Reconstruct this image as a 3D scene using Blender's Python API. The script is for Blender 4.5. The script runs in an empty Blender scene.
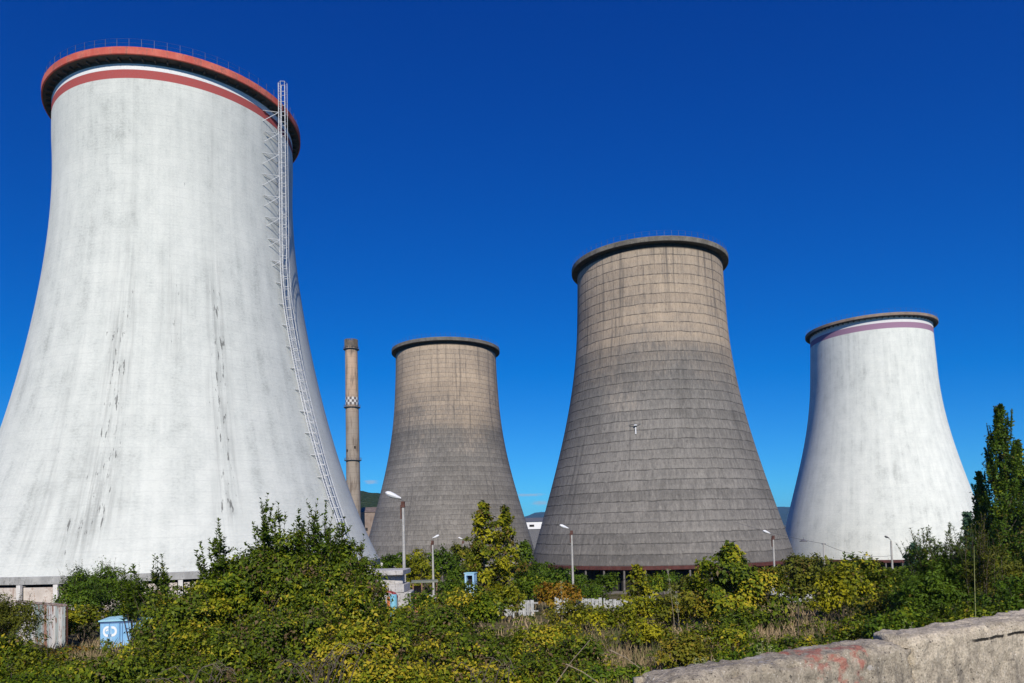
import bpy, math, random
import numpy as np
from mathutils import Vector, Matrix

SC = bpy.context.scene
COL = SC.collection
R = math.radians
PI = math.pi
rng = np.random.default_rng(11)

# ------------------------------------------------------------------ camera
F, CY = 722.58, 494.655                 # focal length and vertical principal point, in pixels of a 1024 x 683 frame
PITCH, ROLL = R(2.79232), R(-1.47687)
CAM = np.array([0.0, 0.0, 12.0])
cp, sp, cr, sr = math.cos(PITCH), math.sin(PITCH), math.cos(ROLL), math.sin(ROLL)
FWD = np.array([0, cp, sp]); UP0 = np.array([0, -sp, cp]); RT0 = np.array([1.0, 0, 0])
RT = cr*RT0 + sr*UP0; UPV = -sr*RT0 + cr*UP0

def ray(px, py):
    return RT*((px-512)/F) - UPV*((py-CY)/F) + FWD

def at(px, py, Y):
    """world point seen at a photo pixel, at forward distance Y"""
    d = ray(px, py)
    return CAM + d*(Y/d[1])

cam_data = bpy.data.cameras.new('camera')
cam_data.sensor_width = 36.0
cam_data.lens = F*36.0/1024
cam_data.shift_y = (CY-341.5)/1024
cam_data.clip_start = 0.1
cam_data.clip_end = 30000
cam = bpy.data.objects.new('camera', cam_data)
COL.objects.link(cam)
m = Matrix.Identity(4)
for i in range(3):
    m[i][0] = RT[i]; m[i][1] = UPV[i]; m[i][2] = -FWD[i]; m[i][3] = CAM[i]
cam.matrix_world = m
SC.camera = cam

# ------------------------------------------------------------------ object helpers
def tag(o, label=None, cat=None, group=None, kind=None):
    if label: o['label'] = label
    if cat: o['category'] = cat
    if group: o['group'] = group
    if kind: o['kind'] = kind
    return o

def empty(name, loc, label=None, cat=None, group=None, rz=0):
    o = bpy.data.objects.new(name, None)
    o.empty_display_size = 0.3
    COL.objects.link(o)
    o.location = tuple(float(v) for v in loc); o.rotation_euler = (0, 0, rz)
    return tag(o, label, cat, group)

def link(name, mesh, parent=None, loc=None, rz=None):
    o = bpy.data.objects.new(name, mesh)
    COL.objects.link(o)
    if parent is not None: o.parent = parent
    if loc is not None: o.location = tuple(float(v) for v in loc)
    if rz is not None: o.rotation_euler = (0, 0, rz)
    return o

def np_mesh(name, V, loops, starts, totals, mat, smooth=False, uv=None, face_attr=None):
    me = bpy.data.meshes.new(name)
    me.vertices.add(len(V)); me.vertices.foreach_set('co', np.asarray(V, np.float32).ravel())
    me.loops.add(len(loops)); me.loops.foreach_set('vertex_index', np.asarray(loops, np.int32))
    me.polygons.add(len(starts))
    me.polygons.foreach_set('loop_start', np.asarray(starts, np.int32))
    me.polygons.foreach_set('loop_total', np.asarray(totals, np.int32))
    if smooth: me.polygons.foreach_set('use_smooth', np.ones(len(starts), bool))
    if uv is not None:
        l = me.uv_layers.new(name='UVMap'); l.data.foreach_set('uv', np.asarray(uv, np.float32).ravel())
    if face_attr is not None:
        a = me.attributes.new('tint', 'FLOAT', 'FACE'); a.data.foreach_set('value', np.asarray(face_attr, np.float32))
    for mm in (mat if isinstance(mat, (list, tuple)) else [mat]):
        if mm: me.materials.append(mm)
    me.update(calc_edges=True)
    me.validate()
    return me

class MB:
    """collects boxes, tubes and sheets of ONE part, then builds one mesh"""
    def __init__(s): s.v = []; s.f = []
    def add(s, vs, fs):
        n = len(s.v); s.v += [tuple(map(float, v)) for v in vs]; s.f += [tuple(i+n for i in f) for f in fs]; return s
    def box(s, c, size, rz=0.0, M=None, taper=1.0):
        hx, hy, hz = size[0]/2, size[1]/2, size[2]/2
        vs = []
        for z in (-1, 1):
            k = taper if z > 0 else 1
            for x, y in ((-1, -1), (1, -1), (1, 1), (-1, 1)):
                p = Vector((x*hx*k, y*hy*k, z*hz))
                if M is not None: p = M @ p
                elif rz: p = Matrix.Rotation(rz, 3, 'Z') @ p
                vs.append((p[0]+c[0], p[1]+c[1], p[2]+c[2]))
        return s.add(vs, [(3, 2, 1, 0), (4, 5, 6, 7), (0, 1, 5, 4), (1, 2, 6, 5), (2, 3, 7, 6), (3, 0, 4, 7)])
    def tube(s, pts, r0, r1=None, n=6, caps=True):
        r1 = r0 if r1 is None else r1
        pts = [Vector([float(c) for c in p]) for p in pts]
        vs = []; fs = []
        ref = None
        for i, p in enumerate(pts):
            d = (pts[min(i+1, len(pts)-1)]-pts[max(i-1, 0)])
            if d.length < 1e-9: d = Vector((0, 0, 1))
            d.normalize()
            a = Vector((1, 0, 0)) if abs(d.x) < .8 else Vector((0, 1, 0))
            if ref is not None: a = ref
            u = (a - d*a.dot(d)).normalized(); w = d.cross(u); ref = u
            r = r0+(r1-r0)*i/max(1, len(pts)-1)
            for k in range(n):
                t = 2*PI*k/n
                vs.append(p+u*(r*math.cos(t))+w*(r*math.sin(t)))
        for i in range(len(pts)-1):
            for k in range(n):
                fs.append((i*n+k, i*n+(k+1) % n, (i+1)*n+(k+1) % n, (i+1)*n+k))
        if caps:
            fs.append(tuple(reversed(range(n)))); fs.append(tuple((len(pts)-1)*n+k for k in range(n)))
        return s.add(vs, fs)
    def lathe(s, prof, n=48, closed=False, cap=False):
        vs = []; fs = []; m = len(prof)
        for r, z in prof:
            for k in range(n):
                t = 2*PI*k/n; vs.append((r*math.cos(t), r*math.sin(t), z))
        for i in range(m if closed else m-1):
            j = (i+1) % m
            for k in range(n): fs.append((i*n+k, i*n+(k+1) % n, j*n+(k+1) % n, j*n+k))
        if cap:
            fs.append(tuple(reversed(range(n)))); fs.append(tuple((m-1)*n+k for k in range(n)))
        return s.add(vs, fs)
    def build(s, name, mat, parent=None, loc=None, rz=None, smooth=False):
        me = bpy.data.meshes.new(name)
        me.from_pydata(s.v, [], s.f)
        me.materials.append(mat)
        if smooth:
            me.polygons.foreach_set('use_smooth', [True]*len(me.polygons))
            try: me.set_sharp_from_angle(angle=R(40))
            except Exception: pass
        me.update()
        return link(name, me, parent, loc, rz)

# ------------------------------------------------------------------ material helpers
class NT:
    def __init__(s, name):
        s.m = bpy.data.materials.new(name); s.m.use_nodes = True
        s.t = s.m.node_tree; s.t.nodes.clear()
    def n(s, typ, ins=None, **props):
        nd = s.t.nodes.new(typ)
        for k, v in props.items(): setattr(nd, k, v)
        for k, v in (ins or {}).items(): s.set(nd.inputs[k], v)
        return nd
    def set(s, sock, v):
        if isinstance(v, bpy.types.NodeSocket): s.t.links.new(v, sock)
        elif isinstance(v, bpy.types.Node): s.t.links.new(v.outputs[0], sock)
        else:
            if isinstance(v, (tuple, list)) and len(v) == 3 and len(sock.default_value) == 4: v = (*v, 1)
            sock.default_value = v
    def math(s, op, a, b=0.0, c=0.0, clamp=False):
        return s.n('ShaderNodeMath', {0: a, 1: b, 2: c}, operation=op, use_clamp=clamp).outputs[0]
    def noise(s, vec, scale=1.0, detail=3.0, rough=0.55, dist=0.0):
        return s.n('ShaderNodeTexNoise', {'Vector': vec, 'Scale': scale, 'Detail': detail, 'Roughness': rough, 'Distortion': dist}).outputs[0]
    def step(s, v, a, b, lo=0.0, hi=1.0):
        return s.n('ShaderNodeMapRange', {0: v, 1: a, 2: b, 3: lo, 4: hi}, interpolation_type='SMOOTHSTEP').outputs[0]
    def xyz(s, x=0.0, y=0.0, z=0.0):
        return s.n('ShaderNodeCombineXYZ', {0: x, 1: y, 2: z}).outputs[0]
    def mix(s, f, a, b, blend='MIX'):
        nd = s.n('ShaderNodeMix', data_type='RGBA', blend_type=blend)
        s.set(nd.inputs[0], f); s.set(nd.inputs[6], a); s.set(nd.inputs[7], b)
        return nd.outputs[2]
    def ramp(s, f, stops, interp='LINEAR'):
        nd = s.n('ShaderNodeValToRGB', {0: f}); e = nd.color_ramp.elements; nd.color_ramp.interpolation = interp
        while len(e) < len(stops): e.new(0.5)
        for el, (p, c) in zip(e, stops): el.position = p; el.color = (*c, 1)
        return nd.outputs[0]
    def bump(s, h, strength=0.3, dist=0.1):
        return s.n('ShaderNodeBump', {'Height': h, 'Strength': strength, 'Distance': dist}).outputs[0]
    def out(s, color, rough=0.8, spec=0.3, normal=None, metal=0.0, emit=None):
        b = s.n('ShaderNodeBsdfPrincipled', {'Base Color': color, 'Roughness': rough, 'Metallic': metal, 'Specular IOR Level': spec})
        if normal is not None: s.set(b.inputs['Normal'], normal)
        o = s.n('ShaderNodeOutputMaterial'); s.t.links.new(b.outputs[0], o.inputs[0])
        return s.m

def worn(name, c0, c1, scale=1.0, rough=0.75, spec=0.3, dirt=None, dirt_amt=0.0, bump=0.2, metal=0.0):
    """painted, rusty or concrete surface with mottling, vertical streaks and optional dirt"""
    t = NT(name); co = t.n('ShaderNodeTexCoord').outputs['Object']
    a = t.noise(co, scale, 5, .6)
    mp = t.n('ShaderNodeMapping', {'Vector': co, 'Scale': (scale*4, scale*4, scale*.5)})
    b = t.noise(mp, 1.0, 4, .6)
    c = t.mix(t.step(t.math('ADD', t.math('MULTIPLY', a, .6), t.math('MULTIPLY', b, .4)), .36, .64), c0, c1)
    if dirt:
        c = t.mix(t.math('MULTIPLY', t.step(t.math('ADD', t.math('MULTIPLY', b, .6), t.math('MULTIPLY', t.noise(co, scale*7, 3), .4)), .5, .62), dirt_amt), c, dirt)
    return t.out(c, rough, spec, t.bump(t.noise(co, scale*12, 4), bump, .02), metal)

# ------------------------------------------------------------------ world: sky, clouds, sun
SUN_AZ, SUN_EL = R(174), R(33)          # compass bearing from +Y (the camera looks along +Y)
w = bpy.data.worlds.new('World'); SC.world = w; w.use_nodes = True
wt = w.node_tree; wt.nodes.clear()
class WN(NT):
    def __init__(s): s.t = wt
q = WN()
sky = q.n('ShaderNodeTexSky', sky_type='NISHITA', sun_disc=False, sun_elevation=SUN_EL, sun_rotation=SUN_AZ,
          altitude=2500, air_density=1.0, dust_density=0.0, ozone_density=5.0)
# a polarising filter on the lens: per-channel response over the sky's own gradient
sq = q.n('ShaderNodeSeparateColor', {0: sky.outputs[0]})
STR = 0.08
r_c = q.math('MAXIMUM', q.math('MULTIPLY', q.math('SUBTRACT', sq.outputs[0], 1.75), .025/STR), .003)
g_c = q.math('MULTIPLY', q.math('POWER', sq.outputs[1], 1.25), .0415/STR)
b_c = q.math('MULTIPLY', q.math('POWER', sq.outputs[2], .82), .1495/STR)
skyc = q.n('ShaderNodeCombineColor', {0: r_c, 1: g_c, 2: b_c}).outputs[0]
dirv = q.n('ShaderNodeTexCoord').outputs['Generated']
def cloud(px, py, wpx, hpx, seed):
    d = ray(px, py); d = d/np.linalg.norm(d)
    az = math.atan2(d[0], d[1]); el = math.asin(d[2])
    s = q.n('ShaderNodeSeparateXYZ', {0: dirv})
    a = q.math('SUBTRACT', q.math('ARCTAN2', s.outputs[0], s.outputs[1]), az)
    e = q.math('SUBTRACT', q.math('ARCSINE', s.outputs[2]), el)
    rr = q.math('SQRT', q.math('ADD', q.math('POWER', q.math('DIVIDE', q.math('ABSOLUTE', a), wpx/F), 2), q.math('POWER', q.math('DIVIDE', q.math('ABSOLUTE', e), hpx/F), 2)))
    v = q.xyz(q.math('MULTIPLY', a, 90.0), q.math('MULTIPLY', e, 330.0), seed)
    nz = q.noise(v, 1.0, 4, .6)
    return q.step(q.math('ADD', rr, q.math('MULTIPLY', q.math('SUBTRACT', nz, .5), 1.5)), 1.0, .15)
cm = None
for c in ((371, 482, 9, 2.6, 1.3), (540, 503, 12, 3.2, 7.1), (528, 495, 22, 2.0, 3.7), (556, 494, 9, 2.2, 5.2)):
    k = cloud(*c); cm = k if cm is None else q.math('MAXIMUM', cm, k)
skyc = q.mix(q.math('MULTIPLY', cm, .55), skyc, (5.6, 6.2, 7.2))
bg = q.n('ShaderNodeBackground', {'Color': skyc, 'Strength': STR})
wo = q.n('ShaderNodeOutputWorld'); wt.links.new(bg.outputs[0], wo.inputs[0])

sd = bpy.data.lights.new('sun', 'SUN'); sd.energy = 4.5; sd.angle = R(.5); sd.color = (1, .93, .82)
sun = bpy.data.objects.new('sun', sd); COL.objects.link(sun)
sv = Vector((math.sin(SUN_AZ)*math.cos(SUN_EL), math.cos(SUN_AZ)*math.cos(SUN_EL), math.sin(SUN_EL)))
sun.rotation_euler = sv.to_track_quat('Z', 'Y').to_euler(); sun.location = (0, -40, 80)
SC.view_settings.view_transform = 'Standard'; SC.view_settings.look = 'None'
SC.view_settings.exposure = 0.0; SC.view_settings.gamma = 1.0
SC.view_settings.use_curve_mapping = False

# ------------------------------------------------------------------ terrain
WALL_TOP = CAM[2]-0.78
def hit_z(px, py, z):
    d = ray(px, py); return CAM + d*((z-CAM[2])/d[2])
W0 = hit_z(700, 657, WALL_TOP); W1 = hit_z(1024, 611, WALL_TOP)
WD = (W1-W0); WD[2] = 0; WD /= np.linalg.norm(WD)         # along the parapet
WN_ = np.array([-WD[1], WD[0], 0])                        # away from the road

def sstep(x, a, b):
    t = np.clip((x-a)/(b-a), 0, 1); return t*t*(3-2*t)
def ground_z(x, y):
    x = np.asarray(x, float); y = np.asarray(y, float)
    s = (x-W0[0])*WN_[0]+(y-W0[1])*WN_[1]
    plain = np.interp(y, [-50, 40, 72, 90, 120, 150, 215, 400, 9000], [6.2, 5.5, 3.9, 2.6, .5, -.2, -2.0, -2.8, -2.8])
    emb = np.interp(s, [-1e5, .25, 1.6, 16, 24, 40], [10.35, 10.25, 9.9, 6.0, 4.2, -10])
    z = np.maximum(plain, emb)
    bump = .14*np.sin(x*.9+y*.37)+.1*np.sin(x*.31-y*.83+1.7)+.06*np.sin(x*2.3+y*1.9)
    return z+bump*sstep(s, 1.0, 4.0)*(1-sstep(y, 150, 260))
def gz(x, y): return float(ground_z(x, y))
def on_ground(px, py):
    d = ray(px, py)
    for t in np.concatenate([np.arange(3, 120, .1), np.arange(120, 900, 1.)]):
        p = CAM+d*t
        if p[2] <= gz(p[0], p[1]): return p
    return p

def lin_axis(segs):
    a = []
    for lo, hi, st in segs: a += list(np.arange(lo, hi, st))
    return np.array(a+[segs[-1][1]])
xs = lin_axis([(-9000, -1500, 1500), (-1500, -300, 150), (-300, -70, 14), (-70, 80, 1.0), (80, 300, 14), (300, 1500, 150), (1500, 9000, 1500)])
ys = lin_axis([(-400, -40, 60), (-40, -10, 5), (-10, 80, .8), (80, 300, 6), (300, 1500, 120), (1500, 9500, 1600)])
X, Y = np.meshgrid(xs, ys); Z = ground_z(X, Y)
V = np.stack([X, Y, Z], -1).reshape(-1, 3)
nx, ny = len(xs), len(ys)
ii, jj = np.meshgrid(np.arange(nx-1), np.arange(ny-1)); a = (jj*nx+ii).ravel()
quads = np.stack([a, a+1, a+1+nx, a+nx], -1)
t = NT('ground_soil'); co = t.n('ShaderNodeTexCoord').outputs['Object']
n1 = t.noise(co, .22, 4, .6); n2 = t.noise(co, 2.2, 5, .65)
c = t.ramp(t.math('ADD', t.math('MULTIPLY', n1, .55), t.math('MULTIPLY', n2, .45)),
           [(.32, (.03, .045, .012)), (.45, (.075, .075, .028)), (.56, (.16, .125, .07)), (.7, (.21, .165, .105))])
mat_ground = t.out(c, .95, .1, t.bump(n2, .6, .12))
g = link('ground', np_mesh('ground', V, quads.ravel(), np.arange(len(quads))*4, np.full(len(quads), 4), mat_ground, True))
tag(g, kind='structure')

# road on the embankment, the camera stands on it
t = NT('asphalt'); co = t.n('ShaderNodeTexCoord').outputs['Object']
c = t.mix(t.noise(co, 60, 3), (.035, .035, .036), (.075, .073, .07))
mat_asphalt = t.out(t.mix(t.math('MULTIPLY', t.noise(co, .6, 3), .35), c, (.09, .085, .075)), .9, .25, t.bump(t.noise(co, 120, 2), .4, .01))
def along(s, off, z): p = W0+WD*s+WN_*off; return (p[0], p[1], z)
mb = MB()
for k in range(-60, 80, 4):
    mb.add([along(k, -9, 10.37), along(k+4, -9, 10.37), along(k+4, -.32, 10.37), along(k, -.32, 10.37)], [(0, 1, 2, 3)])
tag(mb.build('road', mat_asphalt), kind='structure')

# ------------------------------------------------------------------ cooling towers
def white_concrete(name, seed, stain_lines=(), warm=0.0, stain=1.0, tone=1.0):
    t = NT(name); uv = t.n('ShaderNodeUVMap').outputs[0]
    sp_ = t.n('ShaderNodeSeparateXYZ', {0: uv}); u, v = sp_.outputs[0], sp_.outputs[1]
    big = t.noise(t.xyz(t.math('MULTIPLY', u, .06), t.math('MULTIPLY', v, .045), seed), 1, 4, .6)
    med = t.noise(t.xyz(t.math('MULTIPLY', u, .45), t.math('MULTIPLY', v, .3), seed), 1, 6, .65)
    strk = t.noise(t.xyz(t.math('MULTIPLY', u, .9), t.math('MULTIPLY', v, .035), seed), 1, 4, .6)
    fine = t.noise(t.xyz(t.math('MULTIPLY', u, 3.4), t.math('MULTIPLY', v, 4.6), seed), 1, 5, .75)
    k = t.math('ADD', t.math('ADD', t.math('MULTIPLY', big, .2), t.math('MULTIPLY', med, .3)), t.math('ADD', t.math('MULTIPLY', strk, .22), t.math('MULTIPLY', fine, .28)))
    gr = t.noise(t.xyz(t.math('MULTIPLY', u, .7), t.math('MULTIPLY', v, 4.5), seed+1), 1, 4, .65)
    k = t.math('ADD', t.math('MULTIPLY', k, .92), t.math('MULTIPLY', gr, .08))
    lo = (.36*tone, .375*tone, .35*tone); mid = (.57*tone, .592*tone, .553*tone); hi = (.675*tone, .692*tone, .642*tone)
    c = t.ramp(k, [(.37, lo), (.47, mid), (.56, hi)])
    # formwork lifts: faint lines every 1.25 m, wobbling a little
    vv = t.math('ADD', v, t.math('MULTIPLY', t.noise(t.xyz(t.math('MULTIPLY', u, .25), 0, seed), 1, 2), .25))
    fr = t.math('FRACT', t.math('DIVIDE', vv, 1.25))
    ln = t.math('MULTIPLY', t.step(t.math('ABSOLUTE', t.math('SUBTRACT', fr, .5)), .43, .5), t.step(med, .35, .6))
    c = t.mix(t.math('MULTIPLY', ln, .16), c, (.3, .31, .31))
    uf = t.math('FRACT', t.math('DIVIDE', u, 3.4))
    lu = t.math('MULTIPLY', t.step(t.math('ABSOLUTE', t.math('SUBTRACT', uf, .5)), .485, .5), t.step(strk, .42, .6))
    c = t.mix(t.math('MULTIPLY', lu, .22), c, (.3, .31, .31))
    # thin grey wash streaks
    ws = t.noise(t.xyz(t.math('MULTIPLY', u, 2.4), t.math('MULTIPLY', v, .1), seed+3), 1, 5, .65)
    c = t.mix(t.math('MULTIPLY', t.step(ws, .6, .78), .24*stain), c, (.24, .25, .25))
    # dark drip marks, gathered along a few meridians
    drip = t.noise(t.xyz(t.math('MULTIPLY', u, 3.8), t.math('MULTIPLY', v, .5), seed+9), 1, 4, .62)
    reg = t.math('MULTIPLY', t.step(t.noise(t.xyz(t.math('MULTIPLY', u, .13), t.math('MULTIPLY', v, .07), seed+5), 1, 2), .56, .72), .5)
    for (u0, wd, v0, v1, amt) in stain_lines:
        uu = t.math('ADD', t.math('SUBTRACT', u, u0), t.math('MULTIPLY', t.math('SUBTRACT', big, .5), 4.0))
        mk = t.math('MULTIPLY', t.step(t.math('ABSOLUTE', uu), wd, 0.0), t.math('MULTIPLY', t.step(v, v0-2, v0+2), t.step(v, v1+8, v1-6)))
        mk = t.math('MULTIPLY', mk, amt)
        reg = t.math('MAXIMUM', reg, mk)
        c = t.mix(t.math('MULTIPLY', t.math('MULTIPLY', mk, t.step(t.math('ADD', t.math('MULTIPLY', ws, .65), t.math('MULTIPLY', fine, .35)), .43, .62)), .45), c, (.2, .205, .195))
    th = t.math('SUBTRACT', .75, t.math('MULTIPLY', reg, .172))
    c = t.mix(t.math('MULTIPLY', t.math('MULTIPLY', t.step(t.math('SUBTRACT', drip, th), 0.0, .035), t.step(reg, .1, .3)), .72), c, (.07, .07, .065))
    return t, c, fine, u, v

def finish_white(t, c, fine): return t.out(c, .85, .2, t.bump(fine, .25, .05))

def band(t, c, v, v0, v1, col, noise, keep=.25):
    m_ = t.math('MULTIPLY', t.step(v, v0-.04, v0+.04), t.step(v, v1+.04, v1-.04))
    cc = t.mix(t.step(noise, .35, .75), col, tuple(x*.72+.05 for x in col))
    return t.mix(m_, c, cc)

def raw_concrete(name, seed, lift, tan_from, H, panel=1.1, line_amt=.75, vline=0.0):
    t = NT(name); uv = t.n('ShaderNodeUVMap').outputs[0]
    sp_ = t.n('ShaderNodeSeparateXYZ', {0: uv}); u, v = sp_.outputs[0], sp_.outputs[1]
    wob = t.noise(t.xyz(t.math('MULTIPLY', u, .35), t.math('MULTIPLY', v, .4), seed), 1, 3, .6)
    vv = t.math('DIVIDE', t.math('ADD', v, t.math('MULTIPLY', t.math('SUBTRACT', wob, .5), lift*.26)), lift)
    ring = t.math('FLOOR', vv); fr = t.math('FRACT', vv)
    rr = t.n('ShaderNodeTexWhiteNoise', {'W': t.math('ADD', ring, seed*7.3)}, noise_dimensions='1D').outputs[0]
    pc = t.math('FLOOR', t.math('ADD', t.math('DIVIDE', u, panel), t.math('MULTIPLY', rr, 3)))
    pr = t.n('ShaderNodeTexWhiteNoise', {'Vector': t.xyz(ring, pc, seed)}, noise_dimensions='3D').outputs[0]
    pf = t.math('FRACT', t.math('ADD', t.math('DIVIDE', u, panel), t.math('MULTIPLY', rr, 3)))
    big = t.noise(t.xyz(t.math('MULTIPLY', u, .07), t.math('MULTIPLY', v, .06), seed), 1, 4, .6)
    strk = t.noise(t.xyz(t.math('MULTIPLY', u, 2.6), t.math('MULTIPLY', v, .4), t.math('MULTIPLY', ring, 3.1)), 1, 4, .65)
    lng = t.noise(t.xyz(t.math('MULTIPLY', u, .8), t.math('MULTIPLY', v, .03), seed+2), 1, 4, .6)
    fine = t.noise(t.xyz(t.math('MULTIPLY', u, 3.5), t.math('MULTIPLY', v, 3.0), seed), 1, 5, .7)
    k = t.math('ADD', t.math('ADD', t.math('MULTIPLY', big, .35), t.math('MULTIPLY', strk, .3)), t.math('ADD', t.math('MULTIPLY', rr, .07), t.math('ADD', t.math('MULTIPLY', fine, .24), t.math('MULTIPLY', pr, .04))))
    grey = t.ramp(k, [(.36, (.108, .101, .093)), (.49, (.175, .164, .15)), (.61, (.26, .242, .218))])
    tan = t.ramp(k, [(.36, (.23, .19, .152)), (.49, (.37, .295, .22)), (.61, (.5, .395, .285))])
    tm = t.step(t.math('ADD', t.math('ADD', v, t.math('MULTIPLY', t.math('SUBTRACT', big, .5), 30.0)), t.math('ADD', t.math('MULTIPLY', t.math('SUBTRACT', rr, .5), 4.0), t.math('MULTIPLY', t.math('SUBTRACT', strk, .5), 16.0))), tan_from-13, tan_from+7)
    c = t.mix(tm, grey, tan)
    # darker soot belt under the tan zone
    bl = t.math('MULTIPLY', t.step(v, tan_from-13, tan_from-5), t.step(v, tan_from+3, tan_from-4))
    c = t.mix(t.math('MULTIPLY', t.math('MULTIPLY', bl, t.step(big, .35, .6)), .35), c, (.085, .08, .076))
    # ring joints
    ln = t.math('MAXIMUM', t.step(fr, .12, .02), t.math('MULTIPLY', t.step(fr, .93, 1.0), .6))
    ln = t.math('MULTIPLY', ln, t.step(t.noise(t.xyz(t.math('MULTIPLY', u, .5), t.math('MULTIPLY', ring, 5.0), seed), 1, 4, .65), .3, .58))
    c = t.mix(t.math('MULTIPLY', ln, line_amt), c, (.045, .042, .04))
    hl = t.math('MULTIPLY', t.step(t.math('ABSOLUTE', t.math('SUBTRACT', fr, .11)), .05, .0), t.step(strk, .45, .6))
    c = t.mix(t.math('MULTIPLY', hl, .2), c, (.33, .305, .27))
    jag = t.math('MULTIPLY', t.step(t.math('SUBTRACT', t.math('MULTIPLY', strk, 1.3), fr), .1, .3), t.step(fr, .02, .12))
    c = t.mix(t.math('MULTIPLY', jag, .12), c, (.33, .31, .28))
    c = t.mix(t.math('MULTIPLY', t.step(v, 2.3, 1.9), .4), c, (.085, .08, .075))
    pl = t.math('MULTIPLY', t.step(t.math('ABSOLUTE', t.math('SUBTRACT', pf, .5)), .455, .5), t.step(lng, .4, .62))
    c = t.mix(t.math('MULTIPLY', pl, .12+vline), c, (.06, .056, .053))
    dash = t.noise(t.xyz(t.math('MULTIPLY', u, 3.6), t.math('MULTIPLY', v, .9), t.math('ADD', t.math('MULTIPLY', ring, 1.7), seed)), 1, 4, .7)
    c = t.mix(t.math('MULTIPLY', t.step(dash, .53, .7), .5), c, (.07, .066, .062))
    c = t.mix(t.math('MULTIPLY', t.step(dash, .46, .3), .3), c, (.4, .37, .33))
    # long run-off streaks from the rim and down the skirt
    top = t.math('MULTIPLY', t.step(t.noise(t.xyz(t.math('MULTIPLY', u, .75), t.math('MULTIPLY', v, .012), seed+4), 1, 4, .6), .54, .66), t.step(v, H-20, H-2))
    c = t.mix(t.math('MULTIPLY', top, .62), c, (.075, .072, .07))
    c = t.mix(t.math('MULTIPLY', t.step(lng, .57, .68), .5), c, (.08, .076, .073))
    c = t.mix(t.math('MULTIPLY', t.step(v, H-2.1, H-1.75), .9), c, (.02, .019, .018))  # black neck band: shade under the rim, painted into the colour
    h = t.math('SUBTRACT', t.math('MULTIPLY', fine, .5), t.math('MULTIPLY', ln, 1.0))
    return t, c, h, u, v

mat_red = worn('red_paint', (.5, .095, .07), (.62, .17, .12), .5, .75, .2, (.24, .1, .085), .6)
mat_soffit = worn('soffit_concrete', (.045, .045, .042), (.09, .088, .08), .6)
mat_rimgrey = worn('rim_concrete', (.12, .11, .095), (.23, .21, .175), .5, .9, .2, (.05, .05, .045), .6)
mat_rimtan = worn('rim_brown_concrete', (.22, .17, .13), (.34, .26, .2), .5, .9, .2, (.08, .06, .05), .5)
mat_beamred = worn('oxide_red_beam', (.075, .024, .02), (.13, .045, .038), .8, .8, .3, (.05, .03, .028), .7)
mat_beamgrey = worn('grey_beam', (.3, .3, .29), (.44, .44, .42), .8, .85, .2, (.09, .09, .08), .6)
mat_colgrey = worn('column_concrete', (.12, .11, .1), (.2, .185, .17), 1.0, .9, .2, (.08, .075, .07), .5)
mat_pale = worn('pale_panel', (.5, .44, .38), (.66, .6, .53), .8, .85, .2, (.25, .14, .09), .6)
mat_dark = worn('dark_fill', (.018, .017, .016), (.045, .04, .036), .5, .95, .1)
mat_galv = worn('galvanised_steel', (.55, .56, .57), (.7, .71, .72), 2.0, .45, .5)
mat_steeldark = worn('dark_steel', (.09, .09, .1), (.16, .16, .17), 2.0, .6, .4)
mat_white = worn('white_enamel', (.74, .75, .76), (.82, .82, .82), 2.0, .35, .5)

FIT = {  # axis bearing, rim radius / distance, rim height / distance, radius polynomial
    1: (-24.65970, .14998, .53522, [.25311, -.30502, .36947, -.35489, .18376], -.0319),
    2: (-4.98601, .07486, .25150, [.12016, -.05573, -.13656, .24233, -.10029], -.0410),
    3: (11.32055, .10579, .35783, [.17422, -.1212, -.032, .10266, -.02136], -.0447),
    4: (26.84481, .07450, .23821, [.11518, -.02241, -.19884, .27426, -.09661], -.0431)}
DIST = {1: 110.0, 2: 219.0, 3: 156.0, 4: 221.0}

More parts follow.
